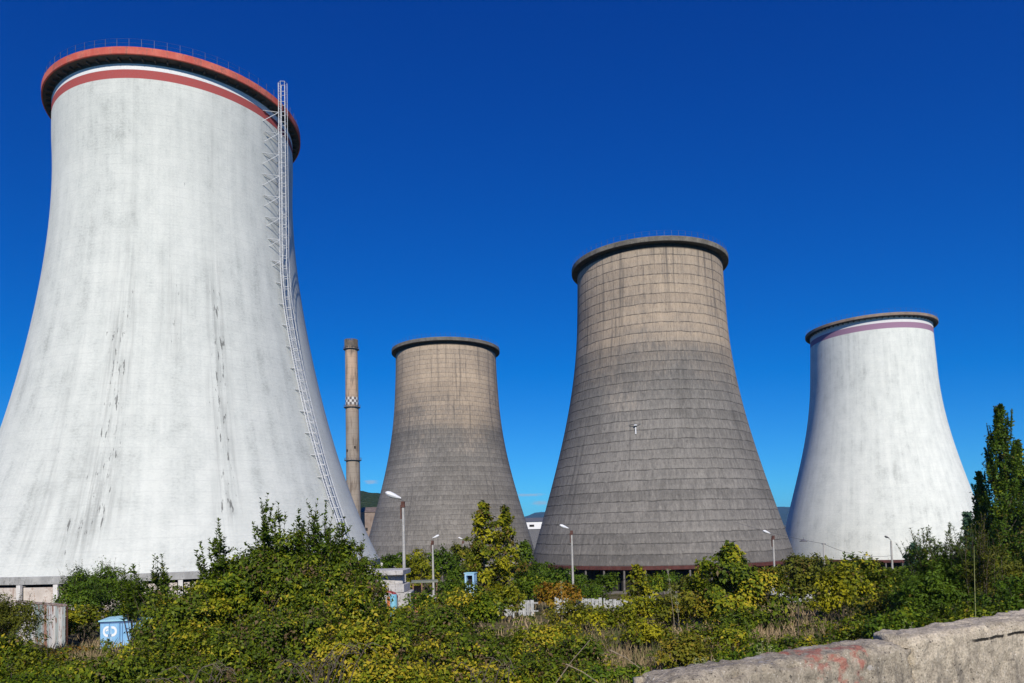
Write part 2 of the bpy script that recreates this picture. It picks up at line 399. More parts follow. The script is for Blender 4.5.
def tower(i, shell_mat, rim_mat, beam_mat, label, rim_h, overhang, closed_base=False, group='natural draught cooling towers'):
    phi, rr, zr, poly, zb = FIT[i]; d = DIST[i]; phi = R(phi)
    ax, ay = math.sin(phi)*d, math.cos(phi)*d
    zbase = CAM[2]+zb*d; ztop = CAM[2]+zr*d
    g0 = gz(ax, ay-.18*d)-.2
    H = ztop-zbase
    root = empty('cooling_tower', (ax, ay, g0), label, 'cooling tower', group)
    zo = zbase-g0
    rim_r = rr*d
    def rad(h):                                    # h above the shell's lower edge
        zn = (zbase+h-CAM[2])/d
        tt = (zn+.05)/(zr+.05)
        return float(np.polyval(poly[::-1], tt))*d
    n, nz = 288, 90
    top_h = H-rim_h
    hs = np.linspace(0, top_h+.02, nz)
    ro = np.array([min(rad(h), 1e9) for h in hs])
    # keep the shell under the cornice inside the overhang
    lim = rim_r-overhang
    k = sstep(hs, H*.8, H*.97); ro = ro*(1-k)+np.minimum(ro, lim+(hs-top_h)*0)*k
    prof = [(r, h) for r, h in zip(ro, hs)]
    inner = [(r-(.55-.25*h/H), h) for r, h in prof[::-6]]
    prof2 = prof+inner
    th = np.linspace(0, 2*PI, n+1)[:-1] + (PI/2-phi)     # the seam faces away from the camera
    m_ = len(prof2)
    V = np.zeros((m_, n, 3))
    for a_, (r, h) in enumerate(prof2):
        V[a_, :, 0] = r*np.cos(th); V[a_, :, 1] = r*np.sin(th); V[a_, :, 2] = h+zo
    V = V.reshape(-1, 3); quads = []; uvs = []
    rm = rad(H*.5)
    arc = lambda kk: 2*PI*kk/n*rm
    for a_ in range(m_-1):
        kk = np.arange(n); b = (kk+1) % n
        quads.append(np.stack([a_*n+kk, a_*n+b, (a_+1)*n+b, (a_+1)*n+kk], -1))
        z0, z1 = prof2[a_][1], prof2[a_+1][1]
        uvs.append(np.stack([np.stack([arc(kk), 0*kk+z0], -1), np.stack([arc(kk+1), 0*kk+z0], -1), np.stack([arc(kk+1), 0*kk+z1], -1), np.stack([arc(kk), 0*kk+z1], -1)], 1))
    quads = np.concatenate(quads); uvs = np.concatenate(uvs)
    me = np_mesh('shell', V, quads.ravel(), np.arange(len(quads))*4, np.full(len(quads), 4), shell_mat, True, uvs.reshape(-1, 2))
    try: me.set_sharp_from_angle(angle=R(40))
    except Exception: pass
    link('shell', me, root)
    # cornice ring with a flat soffit
    zt = zo+H; zb2 = zt-rim_h
    rim = MB().lathe([(lim-.25, zb2), (rim_r-.06, zb2), (rim_r, zb2+.06), (rim_r, zt-.06), (rim_r-.06, zt), (lim-.9, zt), (lim-.9, zb2-.4), (lim-.3, zb2-.4)], 200, closed=True)
    ro_ = rim.build('rim', rim_mat, root, smooth=True)
    sof = MB().lathe([(lim+.02, zb2-.02), (rim_r-.16, zb2-.02), (rim_r-.16, zb2-.012), (lim+.02, zb2-.012)], 200, closed=True)
    sof.build('soffit', mat_soffit, ro_)
    # gusset brackets under the cornice
    if i in (1, 4):
        gp_ = MB().box((0, 0, 0), (.6, .13, .3)).build('bracket', mat_soffit, ro_)
        for kk in range(72):
            a_ = 2*PI*kk/72; g_ = gp_ if kk == 0 else gp_.copy()
            if kk: COL.objects.link(g_)
            g_.location = ((lim+.33)*math.cos(a_), (lim+.33)*math.sin(a_), zb2-.18); g_.rotation_euler = (0, 0, a_)
    # guard rail on the rim
    rl = MB(); nr = 72
    for kk in range(nr):
        a_ = 2*PI*kk/nr; x, y = (rim_r-.25)*math.cos(a_), (rim_r-.25)*math.sin(a_)
        rl.box((x, y, zt+.55), (.03, .03, 1.1), a_)
    for hh in (.6, 1.1):
        rl.tube([((rim_r-.25)*math.cos(2*PI*kk/144), (rim_r-.25)*math.sin(2*PI*kk/144), zt+hh) for kk in range(145)], .009, n=4, caps=False)
    rl.build('railing', mat_steeldark, root)
    # lower ring beam, columns and basin
    rb = rad(0)
    bt = .75 if closed_base else .62
    MB().lathe([(rb-.7, zo-bt), (rb+.16, zo-bt), (rb+.16, zo-.02), (rb-.05, zo+.05), (rb-.7, zo+.05)], 220, closed=True).build('ring_beam', beam_mat, root, smooth=True)
    nc = 44; rbot = rb+1.4
    zc = zo-bt
    for kk in range(nc):
        a_ = 2*PI*kk/nc; b_ = a_+2*PI/nc*(.5 if kk % 2 == 0 else -.5)
        p0 = (rb*math.cos(a_), rb*math.sin(a_), .35); p1 = ((rb-.25)*math.cos(a_), (rb-.25)*math.sin(a_), zc+.03)
        MB().tube([p0, p1], .2, .18, n=8).build('column', mat_colgrey, root, smooth=True)
    MB().lathe([(rbot-.6, -.9), (rbot+1.3, -.9), (rbot+1.3, .75), (rbot+.95, .75), (rbot+.95, .25), (rbot-.6, .25)], 120, closed=True).build('basin_wall', mat_colgrey, root)
    MB().lathe([(rb-2.6, -.9), (rb-2.6, zc+.6)], 96).build('inlet_shade_fill', mat_dark, root)  # fill cylinder coloured near black, stands in for the shade inside the inlet
    if closed_base:
        npn = 44
        for kk in range(npn):
            a0, a1 = 2*PI*(kk+.08)/npn, 2*PI*(kk+.92)/npn
            rp = rb+.25
            vs = []
            for a_ in (a0, a1):
                for r_ in (rp, rp-.14):
                    for z_ in (.2, zc-.3): vs.append((r_*math.cos(a_), r_*math.sin(a_), z_))
            MB().add(vs, [(0, 4, 5, 1), (2, 3, 7, 6), (0, 1, 3, 2), (4, 6, 7, 5), (1, 5, 7, 3), (0, 2, 6, 4)]).build('inlet_panel', mat_pale, root)
        mpost = worn('white_post', (.6, .58, .54), (.74, .72, .68), 1.0)
        for kk in range(npn):
            a_ = 2*PI*kk/npn; MB().box(((rb+.42)*math.cos(a_), (rb+.42)*math.sin(a_), (zc-.02+.1)/2), (.3, .45, zc-.14), a_).build('inlet_post', mpost, root)
    return root, dict(rad=rad, H=H, zo=zo, lim=lim, rim_r=rim_r, phi=phi, rb=rb, ax=ax, ay=ay, zt=zt, rm=rm, g0=g0)

def theta_of(info_phi, psi):
    """lathe angle of the meridian psi radians to the right of the one that faces the camera"""
    return (-PI/2-info_phi)+psi

# tower 1: white painted with red fascia
phi1 = R(FIT[1][0]); rm1 = None
def u_of(i, psi):
    d = DIST[i]; phi, rr, zr, poly, zb = FIT[i]
    zn = (zb+zr)/2; zbm = CAM[2]+zb*d; H = (zr-zb)*d
    r = float(np.polyval(poly[::-1], (zb+.5*(zr-zb)+.05)/(zr+.05)))*d
    return (PI+psi)*r
H1 = (FIT[1][2]-FIT[1][4])*110.0
lines1 = [(u_of(1, -.34), 2.6, 4, 34, 1.0), (u_of(1, .22), 1.7, 5, 36, 1.0), (u_of(1, -.05), 2.6, 25, 35, .75), (u_of(1, -.62), 1.6, 2, 22, .6), (u_of(1, .26), .9, 30, 60, .35), (u_of(1, -.36), 1.2, 36, 60, .35), (u_of(1, -.42), 2.8, 1, 11, .9)]
t, c, fine, u, v = white_concrete('white_tower_paint', 2.0, lines1, tone=.98)
c = band(t, c, v, H1-3.2, H1-2.1, (.4, .075, .07), fine)
c = band(t, c, v, H1-2.1, H1-1.38, (.78, .79, .8), fine)
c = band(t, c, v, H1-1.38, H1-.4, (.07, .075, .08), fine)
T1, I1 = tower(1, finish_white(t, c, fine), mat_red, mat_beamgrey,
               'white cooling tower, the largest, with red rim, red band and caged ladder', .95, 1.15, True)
# tower 4
H4 = (FIT[4][2]-FIT[4][4])*221.0
t, c, fine, u, v = white_concrete('clean_white_tower_paint', 8.0, [], stain=.3, tone=1.1)
c = band(t, c, v, H4-3.7, H4-2.2, (.33, .19, .29), fine)
c = band(t, c, v, H4-2.2, H4-.3, (.74, .73, .74), fine)
T4, I4 = tower(4, finish_white(t, c, fine), mat_rimtan, mat_beamred,
               'white cooling tower with faded purple band and brown rim behind the poplars', .75, 1.25)
# tower 3
H3 = (FIT[3][2]-FIT[3][4])*156.0
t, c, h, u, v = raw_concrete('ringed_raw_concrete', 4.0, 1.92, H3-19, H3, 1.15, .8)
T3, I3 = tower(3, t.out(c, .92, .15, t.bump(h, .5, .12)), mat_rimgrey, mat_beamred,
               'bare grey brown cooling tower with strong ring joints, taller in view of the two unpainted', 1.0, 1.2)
# tower 2
H2 = (FIT[2][2]-FIT[2][4])*219.0
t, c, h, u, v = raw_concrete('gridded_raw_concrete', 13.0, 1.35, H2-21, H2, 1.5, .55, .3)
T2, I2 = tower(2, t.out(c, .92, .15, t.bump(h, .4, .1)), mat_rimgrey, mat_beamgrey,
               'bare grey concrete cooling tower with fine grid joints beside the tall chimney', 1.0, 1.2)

# ladder with safety cage on tower 1
def ladder(root, I, psi):
    a_ = theta_of(I['phi'], psi)
    nrm = Vector((math.cos(a_), math.sin(a_), 0)); tan = Vector((-math.sin(a_), math.cos(a_), 0))
    base_r = I['rim_r']+.45
    hs = np.arange(2.0, I['H']+2.0, .35)
    path = [(max(I['rad'](min(h, I['H']))+.45, base_r), h+I['zo']) for h in hs]
    rs_ = np.array([p[0] for p in path]); k_ = np.ones(25)/25
    sm_ = np.convolve(np.pad(rs_, 12, mode='edge'), k_, 'valid'); path = [(float(max(r, b)), z) for (r, z), b in zip(path, sm_)]
    mb = MB()
    for s in (-1, 1):
        mb.tube([nrm*r+tan*(s*.3)+Vector((0, 0, z)) for r, z in path], .055, n=5)
    for r, z in path: mb.box(tuple(nrm*r+Vector((0, 0, z))), (.04, .6, .04), a_)
    lad = mb.build('ladder', mat_galv, root)
    cg = MB()
    for s, o in ((-.5, .45), (.5, .45), (-.28, .95), (.28, .95)):
        cg.tube([nrm*(r+o)+tan*s+Vector((0, 0, z)) for r, z in path[6:]], .035, n=4)
    for r, z in path[6::4]:
        pts = [nrm*(r+o)+tan*s+Vector((0, 0, z)) for s, o in ((-.3, 0), (-.5, .45), (-.28, .95), (.28, .95), (.5, .45), (.3, 0))]
        cg.tube(pts, .04, n=4)
    cg.build('safety_cage', mat_galv, lad)
    for j, h in enumerate(np.arange(8, I['H']-1, 2.9)):
        rs = I['rad'](h); zz = h+I['zo']
        if h > I['H']-4: rs = I['lim']
        rp = max(rs+.45, base_r); gap = rp-rs
        b = MB()
        w_ = .35+gap*.7
        for s in (-1, 1):
            inner = nrm*(rs-.05)+tan*(s*w_)+Vector((0, 0, zz))
            b.tube([nrm*rp+tan*(s*.3)+Vector((0, 0, zz)), inner], .05, n=4)
            if gap > .6: b.tube([nrm*rp+tan*(s*.3)+Vector((0, 0, zz)), nrm*(rs-.05)+tan*(s*w_)+Vector((0, 0, zz-gap*.9))], .045, n=4)
        b.tube([nrm*(rs+.1)+tan*(-w_)+Vector((0, 0, zz)), nrm*(rs+.1)+tan*w_+Vector((0, 0, zz))], .045, n=4)
        b.build('bracket', mat_galv, lad)
ladder(T1, I1, R(46.5))

# small white fixture on tower 3
a_ = theta_of(I3['phi'], R(-9.8)); hh = 24.9; rr_ = I3['rad'](hh)
nv = Vector((math.cos(a_), math.sin(a_), 0)); tv = Vector((-math.sin(a_), math.cos(a_), 0))
b = MB().box(tuple(nv*(rr_+.25)+Vector((0, 0, hh+I3['zo']))), (.18, .2, 1.3), a_).box(tuple(nv*(rr_+.2)+Vector((0, 0, hh+I3['zo']+1.05))), (.5, .5, .18), a_)
b.build('inspection_lamp', mat_white, T3)
MB().tube([nv*(rr_-.1)+tv*-1.3+Vector((0, 0, hh+I3['zo']+1.2)), nv*(rr_+.35)+Vector((0, 0, hh+I3['zo']+1.25)), nv*(rr_-.1)+tv*.9+Vector((0, 0, hh+I3['zo']+1.3))], .06, n=5).build('fixing_bar', mat_steeldark, T3)

# ------------------------------------------------------------------ chimney
cphi = R(-12.38943); cd_ = 320.0
cx, cyy = math.sin(cphi)*cd_, math.cos(cphi)*cd_
cg0 = gz(cx, cyy)
def zat(px, py): return float(at(px, py, cyy)[2])-cg0
ch_top = zat(350.5, 340)
chim = empty('factory_chimney', (cx, cyy, cg0), 'tall slim brown chimney with checkered white band between two towers', 'chimney')
def chr_(z): zz = (z+cg0-CAM[2])/cd_; return (.0097068+(.0042893-.0097068)*zz)*cd_
t = NT('chimney_concrete'); co = t.n('ShaderNodeTexCoord').outputs['Object']
sz = t.n('ShaderNodeSeparateXYZ', {0: co}).outputs[2]
n1 = t.noise(t.n('ShaderNodeMapping', {'Vector': co, 'Scale': (.8, .8, .12)}), 1, 5, .6)
fr = t.math('FRACT', t.math('DIVIDE', sz, 2.4))
c = t.mix(t.step(t.math('ADD', sz, t.math('MULTIPLY', n1, 30)), ch_top*.62+12, ch_top*.86+12), (.33, .28, .225), (.5, .36, .25))
c = t.mix(t.step(n1, .45, .7), c, (.17, .135, .105))
c = t.mix(t.math('MULTIPLY', t.step(fr, .1, .0), .4), c, (.08, .065, .05))
c = t.mix(t.math('MULTIPLY', t.step(sz, ch_top-7, ch_top-2), t.step(n1, .4, .6)), c, (.07, .06, .055))
prof = [(chr_(z), z) for z in np.linspace(-.3, ch_top-3.0, 40)]
prof += [(chr_(ch_top)-.5, ch_top-3.0), (chr_(ch_top)-.5, 0)]
MB().lathe(prof, 48).build('shaft', t.out(c, .9, .2), chim, smooth=True)
cr_ = MB(); rt = chr_(ch_top)
for kk in range(20):
    a_ = 2*PI*kk/20; cr_.box((rt*math.cos(a_), rt*math.sin(a_), ch_top-1.7), (.5, .55, 3.4), a_)
cr_.lathe([(rt-.35, ch_top-2.9), (rt+.05, ch_top-2.9), (rt+.05, ch_top-.8), (rt-.35, ch_top-.8)], 40, closed=True)
cr_.build('crown_ring', worn('sooty_concrete', (.1, .085, .07), (.2, .16, .12), .6), chim)
z0, z1 = zat(352, 405.5), zat(352, 397.8)
t = NT('checker_paint'); uvn = t.n('ShaderNodeTexCoord').outputs['Object']
s3 = t.n('ShaderNodeSeparateXYZ', {0: uvn})
an = t.math('MULTIPLY', t.math('ARCTAN2', s3.outputs[1], s3.outputs[0]), 18/(2*PI))
zr_ = t.math('MULTIPLY', t.math('SUBTRACT', s3.outputs[2], z0), 3/(z1-z0))
par = t.math('MODULO', t.math('ADD', t.math('ADD', t.math('FLOOR', an), 40.0), t.math('FLOOR', zr_)), 2.0)
mat_check = t.out(t.mix(t.step(par, .4, .6), (.6, .58, .55), (.13, .11, .1)), .8)
MB().lathe([(chr_((z0+z1)/2)+.02, z0), (chr_((z0+z1)/2)+.04, z0), (chr_((z0+z1)/2)+.02, z1), (chr_((z0+z1)/2)-.3, z1)], 72).build('checker_band', mat_check, chim)
def platform(z):
    r = chr_(z); p = MB().lathe([(r-.1, z-.25), (r+.75, z-.12), (r+.75, z), (r-.1, z)], 40, closed=True)
    for kk in range(20):
        a_ = 2*PI*kk/20; p.box(((r+.7)*math.cos(a_), (r+.7)*math.sin(a_), z+.55), (.06, .06, 1.1), a_)
    for hh in (.55, 1.1): p.tube([((r+.7)*math.cos(2*PI*k2/40), (r+.7)*math.sin(2*PI*k2/40), z+hh) for k2 in range(41)], .03, n=4, caps=False)
    p.build('platform', mat_steeldark, chim)
platform(zat(350, 349.5)); platform(z0-.9); platform(zat(353, 460.5))
for py, dx in ((448, .3), (451, -.9)):
    z = zat(352, py); r = chr_(z); a_ = theta_of(cphi, dx)
    MB().box((r*math.cos(a_), r*math.sin(a_), z), (.5, .6, 1.0), a_).build('opening', mat_dark, chim)

# ------------------------------------------------------------------ parapet wall along the road
def parapet_mat(name, red, crack=None, tone=1.0):
    t = NT(name); co = t.n('ShaderNodeTexCoord').outputs['Object']
    s3 = t.n('ShaderNodeSeparateXYZ', {0: co}); x, z = s3.outputs[0], s3.outputs[2]
    n1 = t.noise(co, 2.4, 6, .65); n2 = t.noise(co, 11, 5, .7); n3 = t.noise(co, 70, 4, .7)
    k = t.math('ADD', t.math('ADD', t.math('MULTIPLY', n1, .3), t.math('MULTIPLY', n2, .3)), t.math('MULTIPLY', n3, .4))
    c = t.ramp(k, [(.38, (.2*tone, .17*tone, .13*tone)), (.48, (.42*tone, .36*tone, .27*tone)), (.57, (.66*tone, .57*tone, .43*tone))])
    dr = t.noise(t.n('ShaderNodeMapping', {'Vector': co, 'Scale': (7, 7, 1.1)}), 1, 4, .6)
    c = t.mix(t.math('MULTIPLY', t.math('MULTIPLY', t.step(dr, .5, .66), t.step(z, .9, .78)), .62), c, (.12, .108, .092))
    vo = t.n('ShaderNodeTexVoronoi', {'Vector': co, 'Scale': 38.0}).outputs[0]
    c = t.mix(t.math('MULTIPLY', t.step(vo, .24, .1), t.step(n2, .42, .58)), c, (.62, .57, .49))
    pits = t.math('MULTIPLY', t.step(t.noise(co, 46, 3, .6), .63, .7), .75)
    c = t.mix(pits, c, (.07, .062, .056))
    if red:
        rd = t.math('MULTIPLY', t.step(t.noise(co, 3.1, 4, .6), .54, .61), t.step(n2, .4, .56))
        rd = t.math('MULTIPLY', rd, t.math('MULTIPLY', t.step(x, .9, 1.05), t.step(x, 1.85, 1.7)))
        c = t.mix(t.math('MULTIPLY', rd, .7), c, (.36, .085, .06))
        wh = t.math('MULTIPLY', t.step(t.noise(co, 5.3, 4, .6), .6, .64), t.step(x, .1, .4))
        c = t.mix(t.math('MULTIPLY', wh, .6), c, (.5, .47, .44))
    if crack:
        zw = t.math('ADD', crack, t.math('MULTIPLY', t.math('SUBTRACT', t.noise(t.xyz(t.math('MULTIPLY', x, 3.0), 0, 0), 1, 5, .65), .5), .05))
        ck = t.math('MULTIPLY', t.step(t.math('ABSOLUTE', t.math('SUBTRACT', z, zw)), .013, .004), t.step(x, .6, .68))
        ck = t.math('MULTIPLY', ck, t.step(t.noise(t.xyz(t.math('MULTIPLY', x, 5.0), 0, 3.0), 1, 2), .36, .46))
        c = t.mix(t.math('MULTIPLY', ck, .95), c, (.012, .011, .01))
        pits = t.math('MAXIMUM', pits, ck)
    h = t.math('ADD', t.math('ADD', t.math('MULTIPLY', n2, .6), t.math('MULTIPLY', n3, .35)), t.math('MULTIPLY', pits, -.6))
    return t.out(c, .95, .15, t.bump(h, .8, .03))

from mathutils import noise as mnoise
def wall_block(length, thick, h, mat, name, seed, chip=1.0, chamfer=.03):
    """rough cast concrete block: local x along, y away from the road, z up, origin at its base; broken, chipped arrises"""
    def seg(a, b, st): n_ = max(1, int(math.hypot(b[0]-a[0], b[1]-a[1])/st)); return [(a[0]+(b[0]-a[0])*k/n_, a[1]+(b[1]-a[1])*k/n_) for k in range(n_)]
    pr = seg((0, 0), (0, h-.35), .1)+seg((0, h-.35), (0, h-chamfer), .016)+seg((0, h-chamfer), (chamfer, h), .016)+seg((chamfer, h), (thick-chamfer, h), .016)+seg((thick-chamfer, h), (thick, h-chamfer), .016)+seg((thick, h-chamfer), (thick, h-.2), .03)+seg((thick, h-.2), (thick, 0), .2)+[(thick, 0)]
    P = np.array(pr); mm = len(P); nxx = int(length/.018); xs_ = np.linspace(0, length, nxx)
    T_ = np.gradient(P, axis=0); Nr = np.stack([-T_[:, 1], T_[:, 0]], 1); Nr /= np.linalg.norm(Nr, axis=1, keepdims=True)
    V = np.zeros((nxx, mm, 3)); off = Vector((seed*3.7, seed*1.3, seed*.7))
    edge = np.exp(-((P[:, 0]-0)**2+(P[:, 1]-h)**2)/.045**2)+.8*np.exp(-((P[:, 0]-thick)**2+(P[:, 1]-h)**2)/.05**2)
    for a_ in range(nxx):
        xe = min(xs_[a_], length-xs_[a_]); ee = math.exp(-(xe/.05)**2)*.9
        for j_ in range(mm):
            p = Vector((xs_[a_], P[j_, 0], P[j_, 1]))+off
            d = .014*mnoise.noise(p*3.0)+.011*mnoise.noise(p*11.0)+.009*mnoise.noise(p*29.0)
            e_ = edge[j_]+(ee if P[j_, 1] > h-.3 else 0)
            if e_ > .05: d -= chip*e_*(.006+.055*max(0.0, mnoise.noise(p*6.0)+.08)+.045*max(0.0, mnoise.noise(p*15.0)))
            q2 = P[j_]-Nr[j_]*0
            V[a_, j_] = (xs_[a_], P[j_, 0]+Nr[j_, 0]*d, P[j_, 1]+(Nr[j_, 1]*d if P[j_, 1] > 0 else 0))
    V = V.reshape(-1, 3); q_ = []
    for a_ in range(nxx-1):
        j_ = np.arange(mm-1); q_.append(np.stack([a_*mm+j_, (a_+1)*mm+j_, (a_+1)*mm+j_+1, a_*mm+j_+1], -1))
    q_ = np.concatenate(q_)
    loops = np.concatenate([q_.ravel(), np.arange(mm), ((nxx-1)*mm+np.arange(mm))[::-1]])
    starts = np.concatenate([np.arange(len(q_))*4, [len(q_)*4, len(q_)*4+mm]]); totals = np.concatenate([np.full(len(q_), 4), [mm, mm]])
    return np_mesh(name, V, loops, starts, totals, mat, False)

WRZ = math.atan2(WD[1], WD[0])
TH = .34
def put_block(s0, length, zt, mat, label, seed, chip=1.0):
    p = W0+WD*s0-WN_*TH
    o = link('parapet_block', wall_block(length, TH, zt-10.3, mat, 'parapet_block', seed, chip), None, (p[0], p[1], 10.3), WRZ)
    tag(o, label, 'wall', 'concrete parapet blocks along the road')
    return o
def s_of(px, py, z=WALL_TOP): return float(np.dot(hit_z(px, py, z)-W0, WD))
sA = s_of(872, 634)
mat_par = parapet_mat('weathered_parapet', False, WALL_TOP-10.3-.075); mat_par2 = parapet_mat('red_marked_parapet', True, None, .74)
put_block(sA+.012, 4.2, WALL_TOP+.015, mat_par, 'rough concrete parapet block with pitted edge and long crack', 5, 1.0)
put_block(sA-2.05, 2.05, WALL_TOP-.02, mat_par2, 'concrete parapet block with red paint traces, beside the cracked block', 9, 1.5)
put_block(sA-2.05-2.4, 2.36, WALL_TOP-.15, mat_par2, 'low end parapet block half hidden by weeds', 17, 2.0)

# ------------------------------------------------------------------ street lamps and poles
mat_pole = worn('pole_concrete', (.36, .35, .33), (.5, .49, .46), 1.5, .85, .2, (.16, .15, .14), .5)
mat_rustbox = worn('rusty_box', (.07, .03, .022), (.13, .06, .045), 4, .8)
def street_lamp(px, py_top, Y, arm, label, head=1.0, old=False, aim=-1, sx=1.0):
    p = at(px, py_top, Y); g0 = gz(p[0], p[1]); H = p[2]-g0
    root = empty('street_lamp', (p[0], p[1], g0), label, 'street lamp', 'street lamps on concrete poles')
    mb = MB().tube([(0, 0, -.3), (0, 0, H)], .17*sx, .115*sx, n=10)
    mb.build('pole', mat_pole, root, smooth=True)
    MB().tube([(-.02, -.02, H-.35), (0, 0, H+.1), (aim*arm*.45, -.1, H+.28), (aim*arm, -.2, H+.5)], .035, .03, n=6).build('bracket_arm', mat_steeldark, root)
    if not old:
        MB().box((0, 0, H-.22), (.34, .34, .55)).box((-.2, 0, H-.9), (.1, .16, 1.3)).build('control_box', mat_rustbox, root)
    # cobra head: tapered, rounded shell with a lens under it
    hd = MB(); L = .95*head; x0 = aim*arm
    for_rings = [(-.32, .05, .05), (-.15, .1, .09), (.1, .19, .16), (.4, .23, .2), (.62, .19, .16), (.76, .06, .06)]
    vs = []; fs = []; n = 10
    for (xx, ry, rz_) in for_rings:
        for k in range(n):
            a_ = 2*PI*k/n; vs.append((x0+aim*xx*L, -.2-.12*xx+ry*head*math.cos(a_)*1.15, H+.5+.35*xx*head+rz_*head*math.sin(a_)*1.1))
    for i in range(len(for_rings)-1):
        for k in range(n): fs.append((i*n+k, i*n+(k+1) % n, (i+1)*n+(k+1) % n, (i+1)*n+k))
    fs += [tuple(range(n)), tuple((len(for_rings)-1)*n+k for k in range(n))]
    hd.add(vs, fs); ho = hd.build('lamp_head', mat_steeldark if old else mat_white, root, smooth=True)
    MB().box((x0+aim*.3*L, -.24, H+.5+.1*head-.1*head), (.5*L, .22*head, .05), 0).build('lens', worn('dull_glass', (.3, .31, .32), (.4, .41, .42), 3, .3, .5), ho)
    return root, p
street_lamp(403, 502, 66, .55, 'tall street lamp with big white head, nearest of all, before the gridded grey tower', 1.35)
street_lamp(432.5, 541, 98, .3, 'small street lamp whose white head points right, before the gridded grey tower', .9, aim=1)
street_lamp(463, 541, 150, .3, 'tiny faint street lamp beside the yellow young poplar', .9, aim=-1, sx=.8)
street_lamp(571.5, 531, 97, .75, 'street lamp before the foot of the strongly ringed tower', 1.15)
street_lamp(773, 536, 104, .75, 'street lamp before the right edge of the strongly ringed tower', 1.05)
lampR, pR = street_lamp(891, 541, 100, .5, 'street lamp with dark head before the purple banded white tower', .7, old=True)
pp = at(823.5, 543, 92); g0 = gz(pp[0], pp[1])
up = empty('utility_pole', (pp[0], pp[1], g0), 'plain thin concrete pole carrying wires before the purple banded tower', 'pole')
MB().tube([(0, 0, -.3), (0, 0, pp[2]-g0)], .15, .11, n=8).build('pole_shaft', mat_pole, up, smooth=True)
MB().box((0, -.05, pp[2]-g0-.12), (.5, .1, .1)).build('crossbar', mat_steeldark, up)
def wire(a, b, sag, name, label):
    pts = [np.array(a)*(1-s)+np.array(b)*s-np.array([0, 0, sag*4*s*(1-s)]) for s in np.linspace(0, 1, 17)]
    base = pts[0]
    o = MB().tube([p-base for p in pts], .022, n=4).build(name, mat_steeldark, None, base)
    return tag(o, label, 'wire')
ptop = np.array([pp[0], pp[1], pp[2]-.1]); rtop = np.array([pR[0], pR[1], pR[2]-2.0])
wire(ptop, rtop, .7, 'overhead_wire', 'thin overhead wire from plain pole to dark headed street lamp')
far_l = at(735, 522, 116)
wire(ptop, far_l, .25, 'overhead_wire', 'thin overhead wire from plain pole past the hanging lamp')
pl = at(803.5, 540.6, 96)
hl = empty('hanging_lamp', pl, 'small dark disc lamp hanging on wire before the purple banded tower', 'lamp')
MB().lathe([(.02, .2), (.12, .16), (.5, -.05), (.52, -.12), (.3, -.16), (.02, -.17)], 20).build('lamp_shade', mat_steeldark, hl, smooth=True)
MB().tube([(0, 0, .18), (0, 0, .42)], .03, n=5).build('hanger', mat_steeldark, hl)

# ------------------------------------------------------------------ small buildings, sheds and fences
mat_blue = worn('sky_blue_paint', (.2, .44, .72), (.27, .53, .8), 1.2, .6, .3, (.5, .6, .68), .35)
mat_blue_roof = worn('pale_blue_roof', (.3, .6, .74), (.42, .7, .82), 1.0, .6, .3)
mat_bluedark = worn('dark_blue_trim', (.06, .12, .26), (.1, .18, .36), 3)  # dark blue for the eaves strip, seams, handles and writing
# blue shed
p0 = at(100.2, 641, 47); g0 = gz(p0[0], p0[1]); 
sh_h = at(100.2, 621.0, 47)[2]-g0
shed = empty('metal_shed', (p0[0], p0[1], g0-.05), 'sky blue metal shed with white ring mark on its doors among shrubs', 'shed', rz=R(9))
Ls, Ds = 3.6, 1.6
MB().box((Ls/2, Ds/2, sh_h/2), (Ls, Ds, sh_h)).build('body', mat_blue, shed)
rf = MB(); z_ = sh_h
rf.add([(-.08, -.1, z_), (Ls+.1, -.1, z_), (Ls+.1, Ds+.1, z_+.3), (-.08, Ds+.1, z_+.06), (-.08, -.1, z_+.07), (Ls+.1, -.1, z_+.07), (Ls+.1, Ds+.1, z_+.37), (-.08, Ds+.1, z_+.13)],
       [(3, 2, 1, 0), (4, 5, 6, 7), (0, 1, 5, 4), (1, 2, 6, 5), (2, 3, 7, 6), (3, 0, 4, 7)])
rf.build('roof', mat_blue_roof, shed)
MB().box((Ls/2, -.02, sh_h-.1), (Ls, .03, .07)).build('eaves_strip', mat_bluedark, shed)
for k, (x, wd) in enumerate(((.3, .56), (.87, .56))):
    dr = MB().box((x, -.018, sh_h*.47), (wd, .03, sh_h*.9)).build('door', mat_blue, shed)
    MB().box((x+(wd/2-.07)*(1 if k == 0 else -1), -.05, sh_h*.5), (.03, .05, .16)).build('handle', mat_bluedark, dr)
sm = MB()
for x in (.585, 1.2, 1.34): sm.box((x, -.036, sh_h*.47), (.022, .012, sh_h*.92))
sm.build('seam', mat_bluedark, shed)
ring = MB()
def arc_(cx_, cz_, r0, r1, a0, a1, n=14, y=-.045):
    vs = []
    for k in range(n+1):
        a_ = a0+(a1-a0)*k/n
        for r_ in (r0, r1): vs += [(cx_+r_*math.cos(a_)*.9, y, cz_+r_*math.sin(a_)*1.15), (cx_+r_*math.cos(a_)*.9, y+.008, cz_+r_*math.sin(a_)*1.15)]
    fs = []
    for k in range(n):
        b0 = k*4; fs += [(b0, b0+2, b0+6, b0+4), (b0+1, b0+5, b0+7, b0+3), (b0, b0+4, b0+5, b0+1), (b0+2, b0+3, b0+7, b0+6)]
    ring.add(vs, fs)
arc_(.44, sh_h*.64, .17, .3, R(70), R(290)); arc_(.76, sh_h*.64, .15, .29, R(-110), R(110)); arc_(.44, sh_h*.66, .0, .1, R(20), R(200))
ring.build('painted_mark', worn('white_mark', (.75, .8, .85), (.85, .88, .9), 4), shed)
mk = MB()
